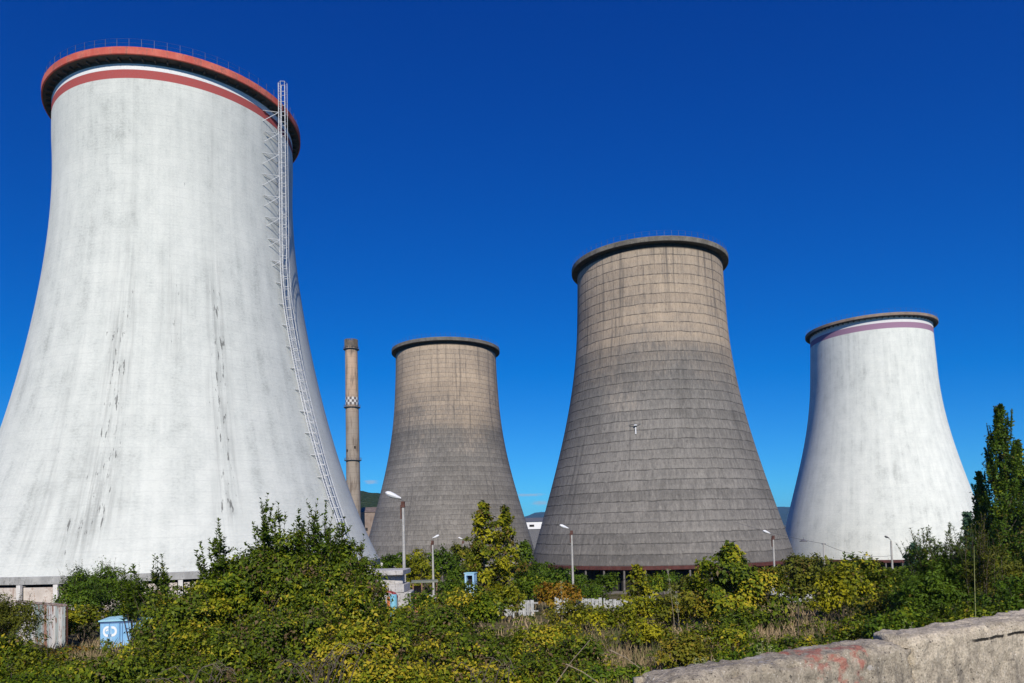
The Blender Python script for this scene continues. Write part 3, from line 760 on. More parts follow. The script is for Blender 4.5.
for (x, z, w_, h_, tl) in ((1.62, .72, .16, .06, .2), (2.0, .82, .3, .07, -.3), (2.35, .84, .34, .08, -.3), (1.95, .62, .42, .07, -.35), (2.4, .6, .2, .06, -.1), (2.7, .74, .26, .06, -.3)):
    mk.box((x, -.01, sh_h*z), (w_, .018, h_), M=Matrix.Rotation(tl, 3, 'Y'))
mk.build('painted_writing', mat_bluedark, shed)

# corrugated fence
pa = at(16, 640, 50); pb = at(65, 643, 46)
g0 = gz(pb[0], pb[1]); dv = pb-pa; Lf = math.hypot(dv[0], dv[1]); rz = math.atan2(dv[1], dv[0])
hf = at(65, 606.5, 46)[2]-g0
cf = empty('corrugated_fence', (pa[0], pa[1], g0), 'rusty corrugated metal fence below the red rimmed white tower', 'fence', rz=rz)
t = NT('rusty_corrugated'); co = t.n('ShaderNodeTexCoord').outputs['Object']
s3 = t.n('ShaderNodeSeparateXYZ', {0: co})
sheet = t.n('ShaderNodeTexWhiteNoise', {'W': t.math('FLOOR', t.math('DIVIDE', s3.outputs[0], .42))}, noise_dimensions='1D').outputs[0]
c = t.ramp(sheet, [(.0, (.42, .42, .43)), (.36, (.3, .34, .34)), (.56, (.2, .26, .25)), (.66, (.26, .14, .1)), (.74, (.5, .49, .48))], 'CONSTANT')
nz_ = t.noise(t.n('ShaderNodeMapping', {'Vector': co, 'Scale': (4, 4, .9)}), 1, 5, .65)
mat_corr = t.out(t.mix(t.step(nz_, .5, .66), c, (.17, .065, .035)), .6, .4)
cm_ = MB(); n_ = int(Lf/.055)
vs = []
for k in range(n_+1):
    x = Lf*k/n_; y = .075*math.sin(k*PI/2.0)
    for yy in (y, y+.012):
        for z in (0, hf+.02*math.sin(k*.35)): vs.append((x, yy, z))
fs = []
for k in range(n_):
    b0 = k*4; fs += [(b0, b0+4, b0+5, b0+1), (b0+2, b0+3, b0+7, b0+6), (b0+1, b0+5, b0+7, b0+3)]
cm_.add(vs, fs).build('sheet', mat_corr, cf)
MB().box((Lf/2, .02, hf+.08), (Lf, .2, .12)).build('capping', worn('rusty_capping', (.2, .12, .09), (.42, .36, .32), 2, .8), cf)
for k in range(5): MB().box((.05+(Lf-.1)*k/4, .14, hf/2), (.07, .07, hf)).build('post', mat_rustbox, cf)

# stack of pale slabs beside the nearest lamp
mat_slab = worn('pale_slab', (.36, .35, .34), (.56, .54, .52), 1.2, .9, .2, (.16, .14, .12), .6)
pS = at(376, 603, 58); gS = gz(pS[0], pS[1])
z_of = lambda py: at(384, py, 58)[2]
slabs = [(563.5+9, 7.5, .4, -1.2, .25, .06, 'wide roof slab lying on top of the pale slab stack'),
         (581, 5.2, .85, .3, .0, -.04, 'thick pale slab under the wide roof slab, by the nearest lamp'),
         (591, 4.2, .75, .6, .2, .09, 'stained pale slab in the middle of the stack by the nearest lamp')]
zc = gS
hts = [z_of(574)-.32, z_of(580), z_of(590.5)]
dims = [(6.4, 3.2, .34), (3.9, 2.4, .75), (4.3, 2.6, .7)]
# bottom plinth, then upward
zcur = gS-.1
plan = [('broad lowest slab of the pale stack behind the red canopy', (4.4, 2.7), gS-.1, z_of(593)-.02, .5, .05),
        ('stained middle slab of the pale stack behind the nearest lamp', (4.0, 2.5), z_of(593)-.02, z_of(585), .3, -.06),
        ('upper thick slab of the pale stack under the wide thin slab', (3.6, 2.3), z_of(585), z_of(575.5), .2, .08),
        ('wide thin slab lying on top of the pale stack', (6.0, 3.4), z_of(575.5), z_of(570.5), -.7, -.04)]
for (lab, (lx, ly), za, zb_, dx, rz_) in plan:
    o = MB()
    hh = zb_-za
    o.box((0, 0, hh/2), (lx, ly, hh))
    ob = o.build('concrete_slab', mat_slab, None, (pS[0]+dx, pS[1]+1.6, za+.002), rz_)
    bv = ob.modifiers.new('bevel', 'BEVEL'); bv.width = .05; bv.segments = 2
    tag(ob, lab, 'slab', 'pale concrete slabs stacked by the nearest lamp')
# red arched canopy with colourful bits
pC = at(386, 601, 55.5); gC = gz(pC[0], pC[1]); zc1 = at(388, 592.5, 55.5)[2]-gC
cn = empty('market_canopy', (pC[0], pC[1], gC), 'small red arched canopy before the pale slab stack', 'canopy')
ar = MB(); vs = []; n_ = 14
for k in range(n_+1):
    a_ = PI*k/n_
    for y in (0, 1.1):
        for rr2 in (1.0, .94): vs.append((.75*rr2*math.cos(a_), y, zc1-.45+.5*rr2*math.sin(a_)))
fs = []
for k in range(n_):
    b0 = k*4; fs += [(b0, b0+2, b0+6, b0+4), (b0+1, b0+5, b0+7, b0+3), (b0, b0+4, b0+5, b0+1), (b0+2, b0+3, b0+7, b0+6)]
ar.add(vs, fs).build('cover', worn('red_canvas', (.4, .05, .05), (.55, .1, .09), 2), cn)
for x in (-.72, .72):
    for y in (.05, 1.05): MB().tube([(x, y, 0), (x, y, zc1-.42)], .03, n=5).build('leg', mat_steeldark, cn)
def drum(px, Y, col, col2, h, label):
    p = at(px, 600, Y); gg = gz(p[0], p[1])
    o = MB().lathe([(.02, 0), (.25, 0), (.27, .02), (.27, h*.33), (.285, h*.35), (.27, h*.37), (.27, h*.66), (.285, h*.68), (.27, h*.7), (.27, h-.02), (.25, h), (.02, h-.02)], 20).build('drum', worn('drum_paint_'+label.split()[0], col, col2, 3, .5), None, (p[0], p[1], gg), 0)
    tag(o, label, 'drum')
zt_ = at(389, 600, 55)[2]-gC
drum(390.5, 55.0, (.6, .16, .05), (.7, .22, .07), zt_+.25, 'orange drum under the red canopy')
drum(393.5, 54.6, (.16, .45, .6), (.25, .55, .68), zt_+.45, 'pale blue drum beside the orange drum under the canopy')

# open rusty frame shelter
pF = at(425, 598, 72); gF = gz(pF[0], pF[1]); zf = at(425, 582, 72)[2]-gF
sf = empty('frame_shelter', (pF[0], pF[1], gF), 'open rusty frame shelter with greenish flat roof beside small street lamp', 'shelter', rz=R(8))
mat_rust = worn('rust_brown', (.16, .085, .055), (.28, .17, .12), 2, .85)
MB().box((0, 0, zf+.08), (2.6, 2.0, .16)).build('roof', worn('mossy_roof', (.13, .15, .12), (.24, .25, .2), 2), sf)
for x in (-1.15, -.3, 1.15):
    for y in (-.85, .85): MB().box((x, y, zf/2), (.13, .13, zf)).build('post', mat_rust, sf)
MB().box((-.72, .8, zf*.45), (.75, .06, zf*.85)).build('panel', worn('orange_board', (.3, .13, .06), (.4, .2, .1), 2), sf)
MB().box((.45, .8, zf*.3), (1.3, .06, zf*.55)).build('panel', worn('pale_board', (.36, .36, .36), (.46, .46, .45), 2), sf)

# light blue window frame kiosk
pK = at(471, 589, 60); gK = gz(pK[0], pK[1]); zk = at(471, 573.5, 60)[2]-gK
kk_ = empty('blue_kiosk', (pK[0], pK[1], gK), 'tiny light blue kiosk with window under the yellow young poplar', 'kiosk', rz=R(-14))
wb = MB(); zl = zk-.95
wb.box((0, 0, zl/2), (.8, .8, zl)); wb.box((0, 0, zk-.07), (.8, .8, .14))
wb.box((-.33, 0, (zl+zk-.14)/2), (.14, .8, zk-.14-zl)); wb.box((.33, 0, (zl+zk-.14)/2), (.14, .8, zk-.14-zl))
wb.build('wall', worn('light_blue_paint', (.3, .52, .72), (.42, .62, .78), 2), kk_)
MB().box((0, 0, zk+.05), (.9, .9, .07)).build('roof', mat_blue_roof, kk_)
MB().box((0, .1, (zl+zk-.14)/2), (.51, .03, zk-.145-zl)).build('window', mat_dark, kk_)

# low whitewashed fence made of panels, broken in places
mat_wash = worn('whitewash', (.3, .31, .31), (.58, .59, .58), 2.2, .9, .2, (.15, .155, .14), .8)
def panel_fence(pxs, py_top, Y, label, hole=0):
    root = None
    for k, (x0, x1) in enumerate(pxs):
        a_ = at(x0, py_top, Y); b_ = at(x1, py_top, Y)
        if root is None:
            gg = gz(a_[0], a_[1])-.2; root = empty('panel_fence', (a_[0], a_[1], gg), label, 'fence', 'low whitewashed panel fences'); org = np.array([a_[0], a_[1], gg])
        Lp = b_[0]-a_[0]; zt2 = a_[2]-gg-.06*k*(-1)**k
        pm = MB()
        nb = max(3, int(Lp/.32))
        for j in range(nb):
            if rng.random() < .1: continue
            xx = a_[0]-org[0]+Lp*(j+.5)/nb
            pm.box((xx, rng.normal(0, .015), zt2/2-.0), (Lp/nb*.84, .07, zt2-abs(rng.normal(0, .22))))
        pm.box((a_[0]-org[0]+Lp/2, .06, zt2*.8), (Lp, .05, .12)); pm.box((a_[0]-org[0]+Lp/2, .06, zt2*.35), (Lp, .05, .12))
        pm.build('panel', mat_wash, root)
        MB().box((a_[0]-org[0]-.08, .0, zt2/2+.05), (.16, .16, zt2+.1)).build('post', mat_wash, root)
panel_fence([(440, 462), (466, 488), (492, 512), (514, 538)], 602, 66, 'broken whitewashed fence behind the yellow young poplar')
panel_fence([(556, 578), (580, 602), (605, 628), (632, 656)], 598, 69, 'whitewashed fence before the dark inlet of the strongly ringed tower')
panel_fence([(772, 790), (793, 812), (815, 834), (838, 858)], 585, 78, 'whitewashed fence beside the plain wire pole')
panel_fence([(880, 897), (900, 918)], 583, 76, 'short whitewashed fence under the dark headed street lamp')
# small pinkish gate pillar by tower 4
pP = at(915, 575, 96); gP = gz(pP[0], pP[1]); hP = at(915, 571, 96)[2]-gP
gp = empty('gate_pillar', (pP[0], pP[1], gP), 'short pinkish brick pillar under the dark blue spruce', 'pillar')
MB().box((0, 0, hP/2), (.75, .75, hP)).build('shaft', worn('pink_brick', (.32, .17, .14), (.42, .26, .22), 3), gp)
MB().box((0, 0, hP+.06), (.95, .95, .12)).build('capstone', mat_colgrey, gp)

# far white hall, seen between two towers
pH = at(524, 540, 390); gH = gz(pH[0], pH[1])
zt2 = at(536, 521.5, 390)[2]-gH; zlow = at(536, 529, 390)[2]-gH
hall = empty('industrial_hall', (pH[0]+14, pH[1], gH), 'far white industrial hall seen between the two bare towers', 'hall')
MB().box((0, 8, (zlow+zt2)/2), (44, 16, zt2-zlow)).build('wall', mat_white, hall)
MB().box((0, 8.2, zlow/2-.01), (43, 15.5, zlow-.02)).build('lower_wall', mat_steeldark, hall)
rf = MB().add([(-22.4, -.5, zt2), (22.4, -.5, zt2), (22.4, 16.5, zt2), (-22.4, 16.5, zt2), (-22.4, 8, zt2+2.2), (22.4, 8, zt2+2.2)], [(0, 1, 5, 4), (2, 3, 4, 5), (0, 4, 3), (1, 2, 5), (3, 2, 1, 0)])
rf.build('roof', mat_steeldark, hall)
for k in range(6): MB().box((-16+k*6.4, -.03, zlow+(zt2-zlow)*.45), (2.6, .05, 1.2)).build('window', mat_dark, hall)
# hut visible between white tower and gridded tower
pB = at(374, 530, 330); gB = gz(pB[0], pB[1]); zB = at(374, 512, 330)[2]-gB
bh = empty('brick_building', (pB[0]+2, pB[1], gB), 'far brownish building between chimney foot and gridded grey tower', 'building')
MB().box((0, 5, zB/2), (16, 10, zB)).build('wall', worn('brown_brick', (.2, .15, .12), (.3, .24, .2), .4), bh)
MB().add([(-8.4, -.4, zB), (8.4, -.4, zB), (8.4, 10.4, zB), (-8.4, 10.4, zB), (-8.4, 5, zB+2.4), (8.4, 5, zB+2.4)], [(0, 1, 5, 4), (2, 3, 4, 5), (0, 4, 3), (1, 2, 5), (3, 2, 1, 0)]).build('roof', worn('tile_brown', (.13, .1, .09), (.2, .16, .14), .6), bh)
for k in range(4):
    for j in range(2): MB().box((-5.4+k*3.6, -.03, zB*(.3+.38*j)), (1.1, .05, 1.4)).build('window', mat_dark, bh)

# ------------------------------------------------------------------ hills
def ridge(name, Y, pts, depth, mat, seed, jag):
    """a range with crest through photo heights (px, py) at distance Y, falling to the plain front and back"""
    r = np.random.default_rng(seed)
    pxs_ = np.array([p[0] for p in pts]); cr2 = [at(px, py, Y) for px, py in pts]
    X_ = np.array([c_[0] for c_ in cr2]); Zc = np.array([c_[2] for c_ in cr2])
    xs_ = np.linspace(X_[0], X_[-1], 260); zc_ = np.interp(xs_, X_, Zc)
    ph = r.uniform(0, 6, 8); span = X_[-1]-X_[0]
    for j, f_ in enumerate((9, 17, 31, 57, 103, 171)): zc_ = zc_+jag/(j+1)*np.sin(xs_/span*2*PI*f_+ph[j])
    rows = np.linspace(-1, 1, 41); V = []
    for v_ in rows:
        k = (1-abs(v_))
        k = k*k*(3-2*k)
        gl = jag*1.5*np.sin(xs_/span*150+v_*6+ph[6])*(1-k)*k*2+jag*np.sin(xs_/span*310-v_*9)*(1-k)*k*2
        V.append(np.stack([xs_, 0*xs_+Y+v_*depth, -3+(zc_+3)*k+gl], -1))
    V = np.array(V).reshape(-1, 3); n_ = 260
    ii_, jj_ = np.meshgrid(np.arange(n_-1), np.arange(40)); a_ = (jj_*n_+ii_).ravel(); q_ = np.stack([a_, a_+1, a_+1+n_, a_+n_], -1)
    return tag(link(name, np_mesh(name, V, q_.ravel(), np.arange(len(q_))*4, np.full(len(q_), 4), mat, True)), kind='structure')
def wooded(name, c0, c1, c2, sc):
    t = NT(name); co = t.n('ShaderNodeTexCoord').outputs['Object']
    n1 = t.noise(co, sc, 6, .7); n2 = t.noise(co, sc*8, 4, .7)
    c = t.ramp(t.math('ADD', t.math('MULTIPLY', n1, .5), t.math('MULTIPLY', n2, .5)), [(.35, c0), (.5, c1), (.65, c2)])
    return t.out(c, .95, .05, t.bump(n2, 1.0, 6.0))
ridge('hills', 1100, [(-700, 512), (-100, 505), (200, 496), (345, 491), (372, 493), (400, 497), (470, 513), (520, 531), (700, 535)], 320, wooded('hill_wood', (.018, .032, .012), (.035, .055, .02), (.07, .085, .035), .02), 3, 1.6)
ridge('mountains', 7000, [(-200, 530), (300, 527), (500, 516), (522, 516), (536, 511.5), (548, 512.5), (570, 516), (640, 520), (740, 512), (782, 508), (800, 512), (900, 510), (1100, 512), (1500, 505)], 1900, wooded('mountain_wood', (.018, .03, .03), (.03, .045, .042), (.06, .07, .065), .004), 5, 9)

# ------------------------------------------------------------------ vegetation
def leaf_mat(name, stops, gloss=.45, trans=.2):
    t = NT(name)
    a = t.n('ShaderNodeAttribute', attribute_name='tint').outputs[2]
    c = t.ramp(a, stops)
    b = t.n('ShaderNodeBsdfPrincipled', {'Base Color': c, 'Roughness': gloss, 'Specular IOR Level': .12})
    tr = t.n('ShaderNodeBsdfTranslucent', {'Color': t.mix(.5, c, (.16, .2, .02))})
    mx = t.n('ShaderNodeMixShader', {0: trans, 1: b.outputs[0], 2: tr.outputs[0]})
    o = t.n('ShaderNodeOutputMaterial'); t.t.links.new(mx.outputs[0], o.inputs[0])
    return t.m
LM = {
 'hop':    leaf_mat('hop_leaves', [(0, (0.143, 0.096, 0.050)), (.06, (0.161, 0.114, 0.050)), (.1, (0.040, 0.064, 0.007)), (.46, (0.095, 0.142, 0.010)), (.75, (0.195, 0.225, 0.012)), (.93, (0.332, 0.316, 0.019)), (1, (0.430, 0.344, 0.025))]),
 'dark':   leaf_mat('dark_leaves', [(0, (0.109, 0.080, 0.015)), (.1, (0.035, 0.063, 0.005)), (.5, (0.076, 0.125, 0.008)), (.85, (0.154, 0.210, 0.011)), (1, (0.283, 0.275, 0.014))]),
 'yellow': leaf_mat('yellow_leaves', [(0, (0.134, 0.083, 0.018)), (.15, (0.078, 0.113, 0.008)), (.5, (0.175, 0.192, 0.010)), (.8, (0.320, 0.292, 0.012)), (1, (0.392, 0.364, 0.017))]),
 'olive':  leaf_mat('olive_leaves', [(0, (0.145, 0.104, 0.025)), (.2, (0.073, 0.085, 0.011)), (.6, (0.134, 0.147, 0.014)), (.9, (0.206, 0.193, 0.017)), (1, (0.290, 0.216, 0.024))]),
 'green':  leaf_mat('green_leaves', [(0, (0.117, 0.090, 0.018)), (.1, (0.040, 0.072, 0.006)), (.55, (0.084, 0.149, 0.011)), (.85, (0.168, 0.226, 0.013)), (1, (0.300, 0.288, 0.014))]),
 'rust':   leaf_mat('rusty_leaves', [(0, (0.181, 0.088, 0.015)), (.35, (0.300, 0.162, 0.017)), (.65, (0.266, 0.211, 0.014)), (1, (0.500, 0.324, 0.019))]),
 'blue':   leaf_mat('blue_green_leaves', [(0, (0.018, 0.046, 0.029)), (.6, (0.045, 0.092, 0.054)), (1, (0.081, 0.146, 0.074))], .6, .1),
 'grey':   leaf_mat('grey_leaves', [(0, (0.192, 0.213, 0.099)), (.6, (0.355, 0.398, 0.199)), (1, (0.518, 0.518, 0.306))], .8, .15),
}
t = NT('bark'); co = t.n('ShaderNodeTexCoord').outputs['Object']
mat_bark = t.out(t.mix(t.noise(t.n('ShaderNodeMapping', {'Vector': co, 'Scale': (9, 9, 2)}), 1, 4), (.05, .038, .028), (.16, .13, .1)), .9, .15)
mat_cane = worn('dry_cane', (.2, .16, .11), (.34, .28, .19), 3, .9)
mat_twig = worn('grey_twig', (.1, .08, .062), (.19, .155, .12), 3, .9)

def nrm_(a): return a/np.maximum(np.linalg.norm(a, axis=-1, keepdims=True), 1e-9)
def leaf_mesh(name, P, D, N, L, W, tint, mat):
    T = nrm_(D); B = nrm_(np.cross(N, T)); N2 = np.cross(T, B)
    L = L[:, None]; W = W[:, None]
    fold = .16*W
    V = np.stack([P, P+T*L*.42+B*W*.5+N2*fold, P+T*L-N2*L*.1, P+T*L*.42-B*W*.5+N2*fold], 1).reshape(-1, 3)
    n = len(P); b = (np.arange(n)*4)[:, None]
    tri = (b+np.array([[0, 1, 2, 0, 2, 3]])).ravel()
    me = bpy.data.meshes.new(name)
    me.vertices.add(4*n); me.vertices.foreach_set('co', V.astype(np.float32).ravel())
    me.loops.add(6*n); me.loops.foreach_set('vertex_index', tri.astype(np.int32))
    me.polygons.add(2*n); me.polygons.foreach_set('loop_start', np.arange(2*n, dtype=np.int32)*3); me.polygons.foreach_set('loop_total', np.full(2*n, 3, np.int32))
    a = me.attributes.new('tint', 'FLOAT', 'FACE'); a.data.foreach_set('value', np.clip(np.repeat(tint, 2), .001, .999).astype(np.float32))
    me.materials.append(mat); me.update(calc_edges=True)
    return me

class Leaves:
    def __init__(s, r): s.r = r; s.c = []
    def clumps(s, C, O, rad, per, L, base, spread=.22, droop=.25, aspect=.62):
        """C clump centres, O outward directions, rad clump radius, per leaves each, base tint per clump"""
        r = s.r; n = len(C)
        if n == 0: return
        idx = np.repeat(np.arange(n), per); m = len(idx)
        off = r.normal(0, 1, (m, 3)); off = nrm_(off)*(r.random((m, 1))**.5)
        rad_ = np.broadcast_to(np.asarray(rad, float), (n,))[idx][:, None]
        P = C[idx]+off*rad_*np.array([1, 1, .8])
        Nn = nrm_(O[idx]*.8+off*.55+np.array([0, 0, .45])+r.normal(0, .45, (m, 3)))
        D = nrm_(r.normal(0, 1, (m, 3))+off*.6+np.array([0, 0, -droop])); D = nrm_(D-Nn*np.sum(D*Nn, 1, keepdims=True)*.8)
        ll = L*np.clip(r.lognormal(-.08, .33, m), .4, 1.9)
        s.c.append((P, D, Nn, ll, ll*aspect*r.uniform(.8, 1.2, m), base[idx]+r.normal(0, spread*.5, m)))
    def along(s, pts, n, L, base, up=.7, spread=.1, aspect=.45, t0=.1):
        """leaves set alternately along a shoot"""
        r = s.r; pts = np.asarray(pts, float); k = np.linspace(0, 1, len(pts)); tt = np.sort(r.uniform(t0, 1, n))
        P = np.stack([np.interp(tt, k, pts[:, j]) for j in range(3)], 1)
        T = nrm_(np.stack([np.interp(np.minimum(tt+.05, 1), k, pts[:, j])-np.interp(np.maximum(tt-.05, 0), k, pts[:, j]) for j in range(3)], 1))
        a = np.arange(n)*2.4+r.uniform(0, 6)
        side = np.stack([np.cos(a), np.sin(a), 0*a], 1)
        D = nrm_(side+T*up+r.normal(0, .2, (n, 3))); Nn = nrm_(T-side*.5+r.normal(0, .3, (n, 3)))
        ll = L*r.uniform(.65, 1.15, n)*(1-.35*(tt**3))
        s.c.append((P, D, Nn, ll, ll*aspect, np.full(n, base)+r.normal(0, spread, n)))
    def build(s, name, mat, parent):
        a = [np.concatenate([c[j] for c in s.c]) for j in range(6)]
        return link(name, leaf_mesh(name, *a, mat), parent)

BUSHES = 'autumn shrubs of the overgrown plain'
def curve3(p0, p1, bend, r, n=6):
    p0 = np.array(p0, float); p1 = np.array(p1, float); s = np.linspace(0, 1, n)[:, None]
    b = np.array([r.normal(0, bend), r.normal(0, bend), abs(r.normal(0, bend))*.5])
    return p0*(1-s)+p1*s+b*(4*s*(1-s))

def base_of(px, top, Y):
    p = at(px, top, Y); g0 = gz(p[0], p[1]); return p[0], p[1], g0, p[2]-g0

def lobed(r, n, rx, ry, h, low=.12):
    """lobe ellipsoids that together make an uneven mound"""
    out = []
    for k in range(n):
        a = r.uniform(0, 2*PI); q_ = math.sqrt(r.random())*.62
        f = r.uniform(.2, .38)
        hz = h*r.uniform(.16, .34)
        top = h*(1-.38*q_**1.8)*r.uniform(.78, 1.0)
        out.append((np.array([q_*rx*math.cos(a), q_*ry*math.sin(a), max(top-hz, h*low+hz*.3)]), np.array([rx*f, ry*f, hz])))
    hz = h*.36; out.append((np.array([r.normal(0, .12)*rx, 0, h-hz]), np.array([rx*.36, ry*.36, hz])))
    out.append((np.array([0, 0, h*.36]), np.array([rx*.8, ry*.8, h*.36])))
    return out

def surf(r, lobes, n, inner=.25):
    vol = np.array([np.prod(l[1])**(2/3) for l in lobes]); k = r.choice(len(lobes), n, p=vol/vol.sum())
    C = np.array([l[0] for l in lobes])[k]; Rr = np.array([l[1] for l in lobes])[k]
    d = nrm_(r.normal(0, 1, (n, 3))); d[:, 2] = np.where(d[:, 2] < -.35, -d[:, 2], d[:, 2])
    q_ = np.where(r.random(n) < inner, r.uniform(.35, .85, n), r.uniform(.86, 1.08, n))[:, None]
    P = C+d*Rr*q_
    return P, nrm_(d/Rr), q_[:, 0]

def bush(px, top, Y, wpx, mat, label, leaf=.0052, cover=4.5, mean=.5, var=.2, sprays=14, seed=None, brown=0.0, name='shrub', dep=.85, spray_len=.16, aspect=.62, low=.12, nl=17):
    r = np.random.default_rng(seed if seed is not None else int(px*7+top*13+Y))
    x, y, g0, h = base_of(px, top, Y)
    rx = wpx*Y/F/2; ry = rx*dep
    root = empty(name, (x, y, g0-.05), label, 'shrub', BUSHES)
    hb = h*(1-spray_len*.55)
    lobes = lobed(r, nl, rx, ry, hb, low)
    if mat == 'hop': leaf *= .98; var *= 1.3; mean -= .04; sprays = int(sprays*1.6)
    L = max(.05, leaf*Y)
    la = L*L*aspect*.5
    area = (rx*2*hb*.8)*2.2
    nleaf = int(area/la*cover/2.0)
    per = 44; nc = max(16, nleaf//per)
    C, O, q_ = surf(r, lobes, nc, .14)
    C[:, 2] *= (hb*.97)/np.quantile(C[:, 2], .985); C[:, 0] *= rx*.96/np.quantile(np.abs(C[:, 0]), .96); C[:, 1] *= ry*.96/np.quantile(np.abs(C[:, 1]), .96)
    ok = C[:, 2] > .02*h; C, O = C[ok], O[ok]
    # clump tone drifts over the bush, with a few brown seed heads
    ph = r.uniform(0, 6, 3); fr = r.uniform(1.2, 2.4, 3)/max(rx, .5)
    drift = np.sin(C[:, 0]*fr[0]+ph[0])+np.sin(C[:, 1]*fr[1]+ph[1])+np.sin(C[:, 2]*fr[2]*1.3+ph[2])
    base = mean+var*(.35*drift+r.normal(0, .6, len(C)))
    base = np.where(r.random(len(C)) < brown*.7, .03, np.maximum(base, .3))
    lv = Leaves(r); rad = min(max(L*2.6, rx*.13), .6)
    lv.clumps(C, O, rad*r.uniform(.7, 1.3, len(C)), per, L, base, var*.9, aspect=aspect)
    st = MB()
    for k in range(sprays):
        i_ = r.integers(len(C)); 
        if C[i_, 2] < hb*.5: continue
        p0 = C[i_]; ln = h*spray_len*r.uniform(.5, 1.15); d = nrm_(O[i_]*.35+np.array([0, 0, 1.0])+r.normal(0, .15, 3))
        if p0[2]+ln*d[2] > h*1.0: ln = max(.1, (h-p0[2])/max(d[2], .2))
        pts = curve3(p0-d*ln*.3, p0+d*ln, ln*.06, r)
        lv.along(pts, max(8, int(ln/L*3.2)), L*.95, mean+r.normal(0, var*.5), aspect=aspect*.75)
        st.tube(pts, .012, .004, n=3, caps=False)
    for k in range(9):
        i_ = r.integers(len(C)); a = r.uniform(0, 2*PI); q2 = r.uniform(0, .3)
        st.tube(curve3((q2*rx*math.cos(a), q2*ry*math.sin(a), -.1), C[i_]*np.array([.9, .9, .95]), h*.06, r, 8), max(.012, h*.009), .006, n=4, caps=False)
    lv.build('foliage', LM[mat], root); st.build('stem', mat_bark, root)
    return root

def shoots(px, top, Y, wpx, label, mat='dark', n=12, leaf=.0042, lean=.22, mean=.5, base_frac=.35, seed=None, aspect=.5, dens=2.6, side=0.0):
    """a shrub of tall upright leafy shoots"""
    r = np.random.default_rng(seed if seed is not None else int(px*3+top*17+Y))
    x, y, g0, h = base_of(px, top, Y); rx = wpx*Y/F/2
    root = empty('leafy_shoots', (x, y, g0-.05), label, 'shrub', 'upright leafy shoots above the shrubs')
    lv = Leaves(r); st = MB(); L = leaf*Y*1.8; dens = dens*2.2; n = int(n*1.5)+1; rx *= 1.3; base_frac *= .85
    for k in range(n):
        hh = h*(1.0 if k == 0 else r.uniform(.72, 1.0)); a = r.uniform(0, 2*PI); q_ = r.uniform(.05, 1.0) if k else .05
        tx, ty = q_*rx*math.cos(a)+side*rx, q_*rx*math.sin(a)*.8
        pts = curve3((tx*.3, ty*.3, -.1), (tx, ty, hh), h*.025*(1+lean), r, 9)
        st.tube(pts, .028, .006, n=4, caps=False)
        lv.along(pts, int(hh*(1-base_frac)/L*dens), L, mean+r.normal(0, .12), up=1.0, t0=base_frac, aspect=aspect, spread=.14)
        for j in range(int(r.integers(6, 12))):
            t0 = r.uniform(base_frac+.08, .9); p0 = pts[int(t0*8)]; ln = hh*r.uniform(.07, .17)*(1.15-t0)*2.2
            d = nrm_(np.array([r.normal(), r.normal(), 1.5])); q2 = curve3(p0, p0+d*ln, ln*.05, r, 4)
            st.tube(q2, .008, .004, n=3, caps=False)
            lv.along(q2, max(6, int(ln/L*dens*1.2)), L*.9, mean+r.normal(0, .12), up=.9, t0=.05, aspect=aspect, spread=.14)
    lv.build('foliage', LM[mat], root); st.build('stem', mat_bark, root)
    return root

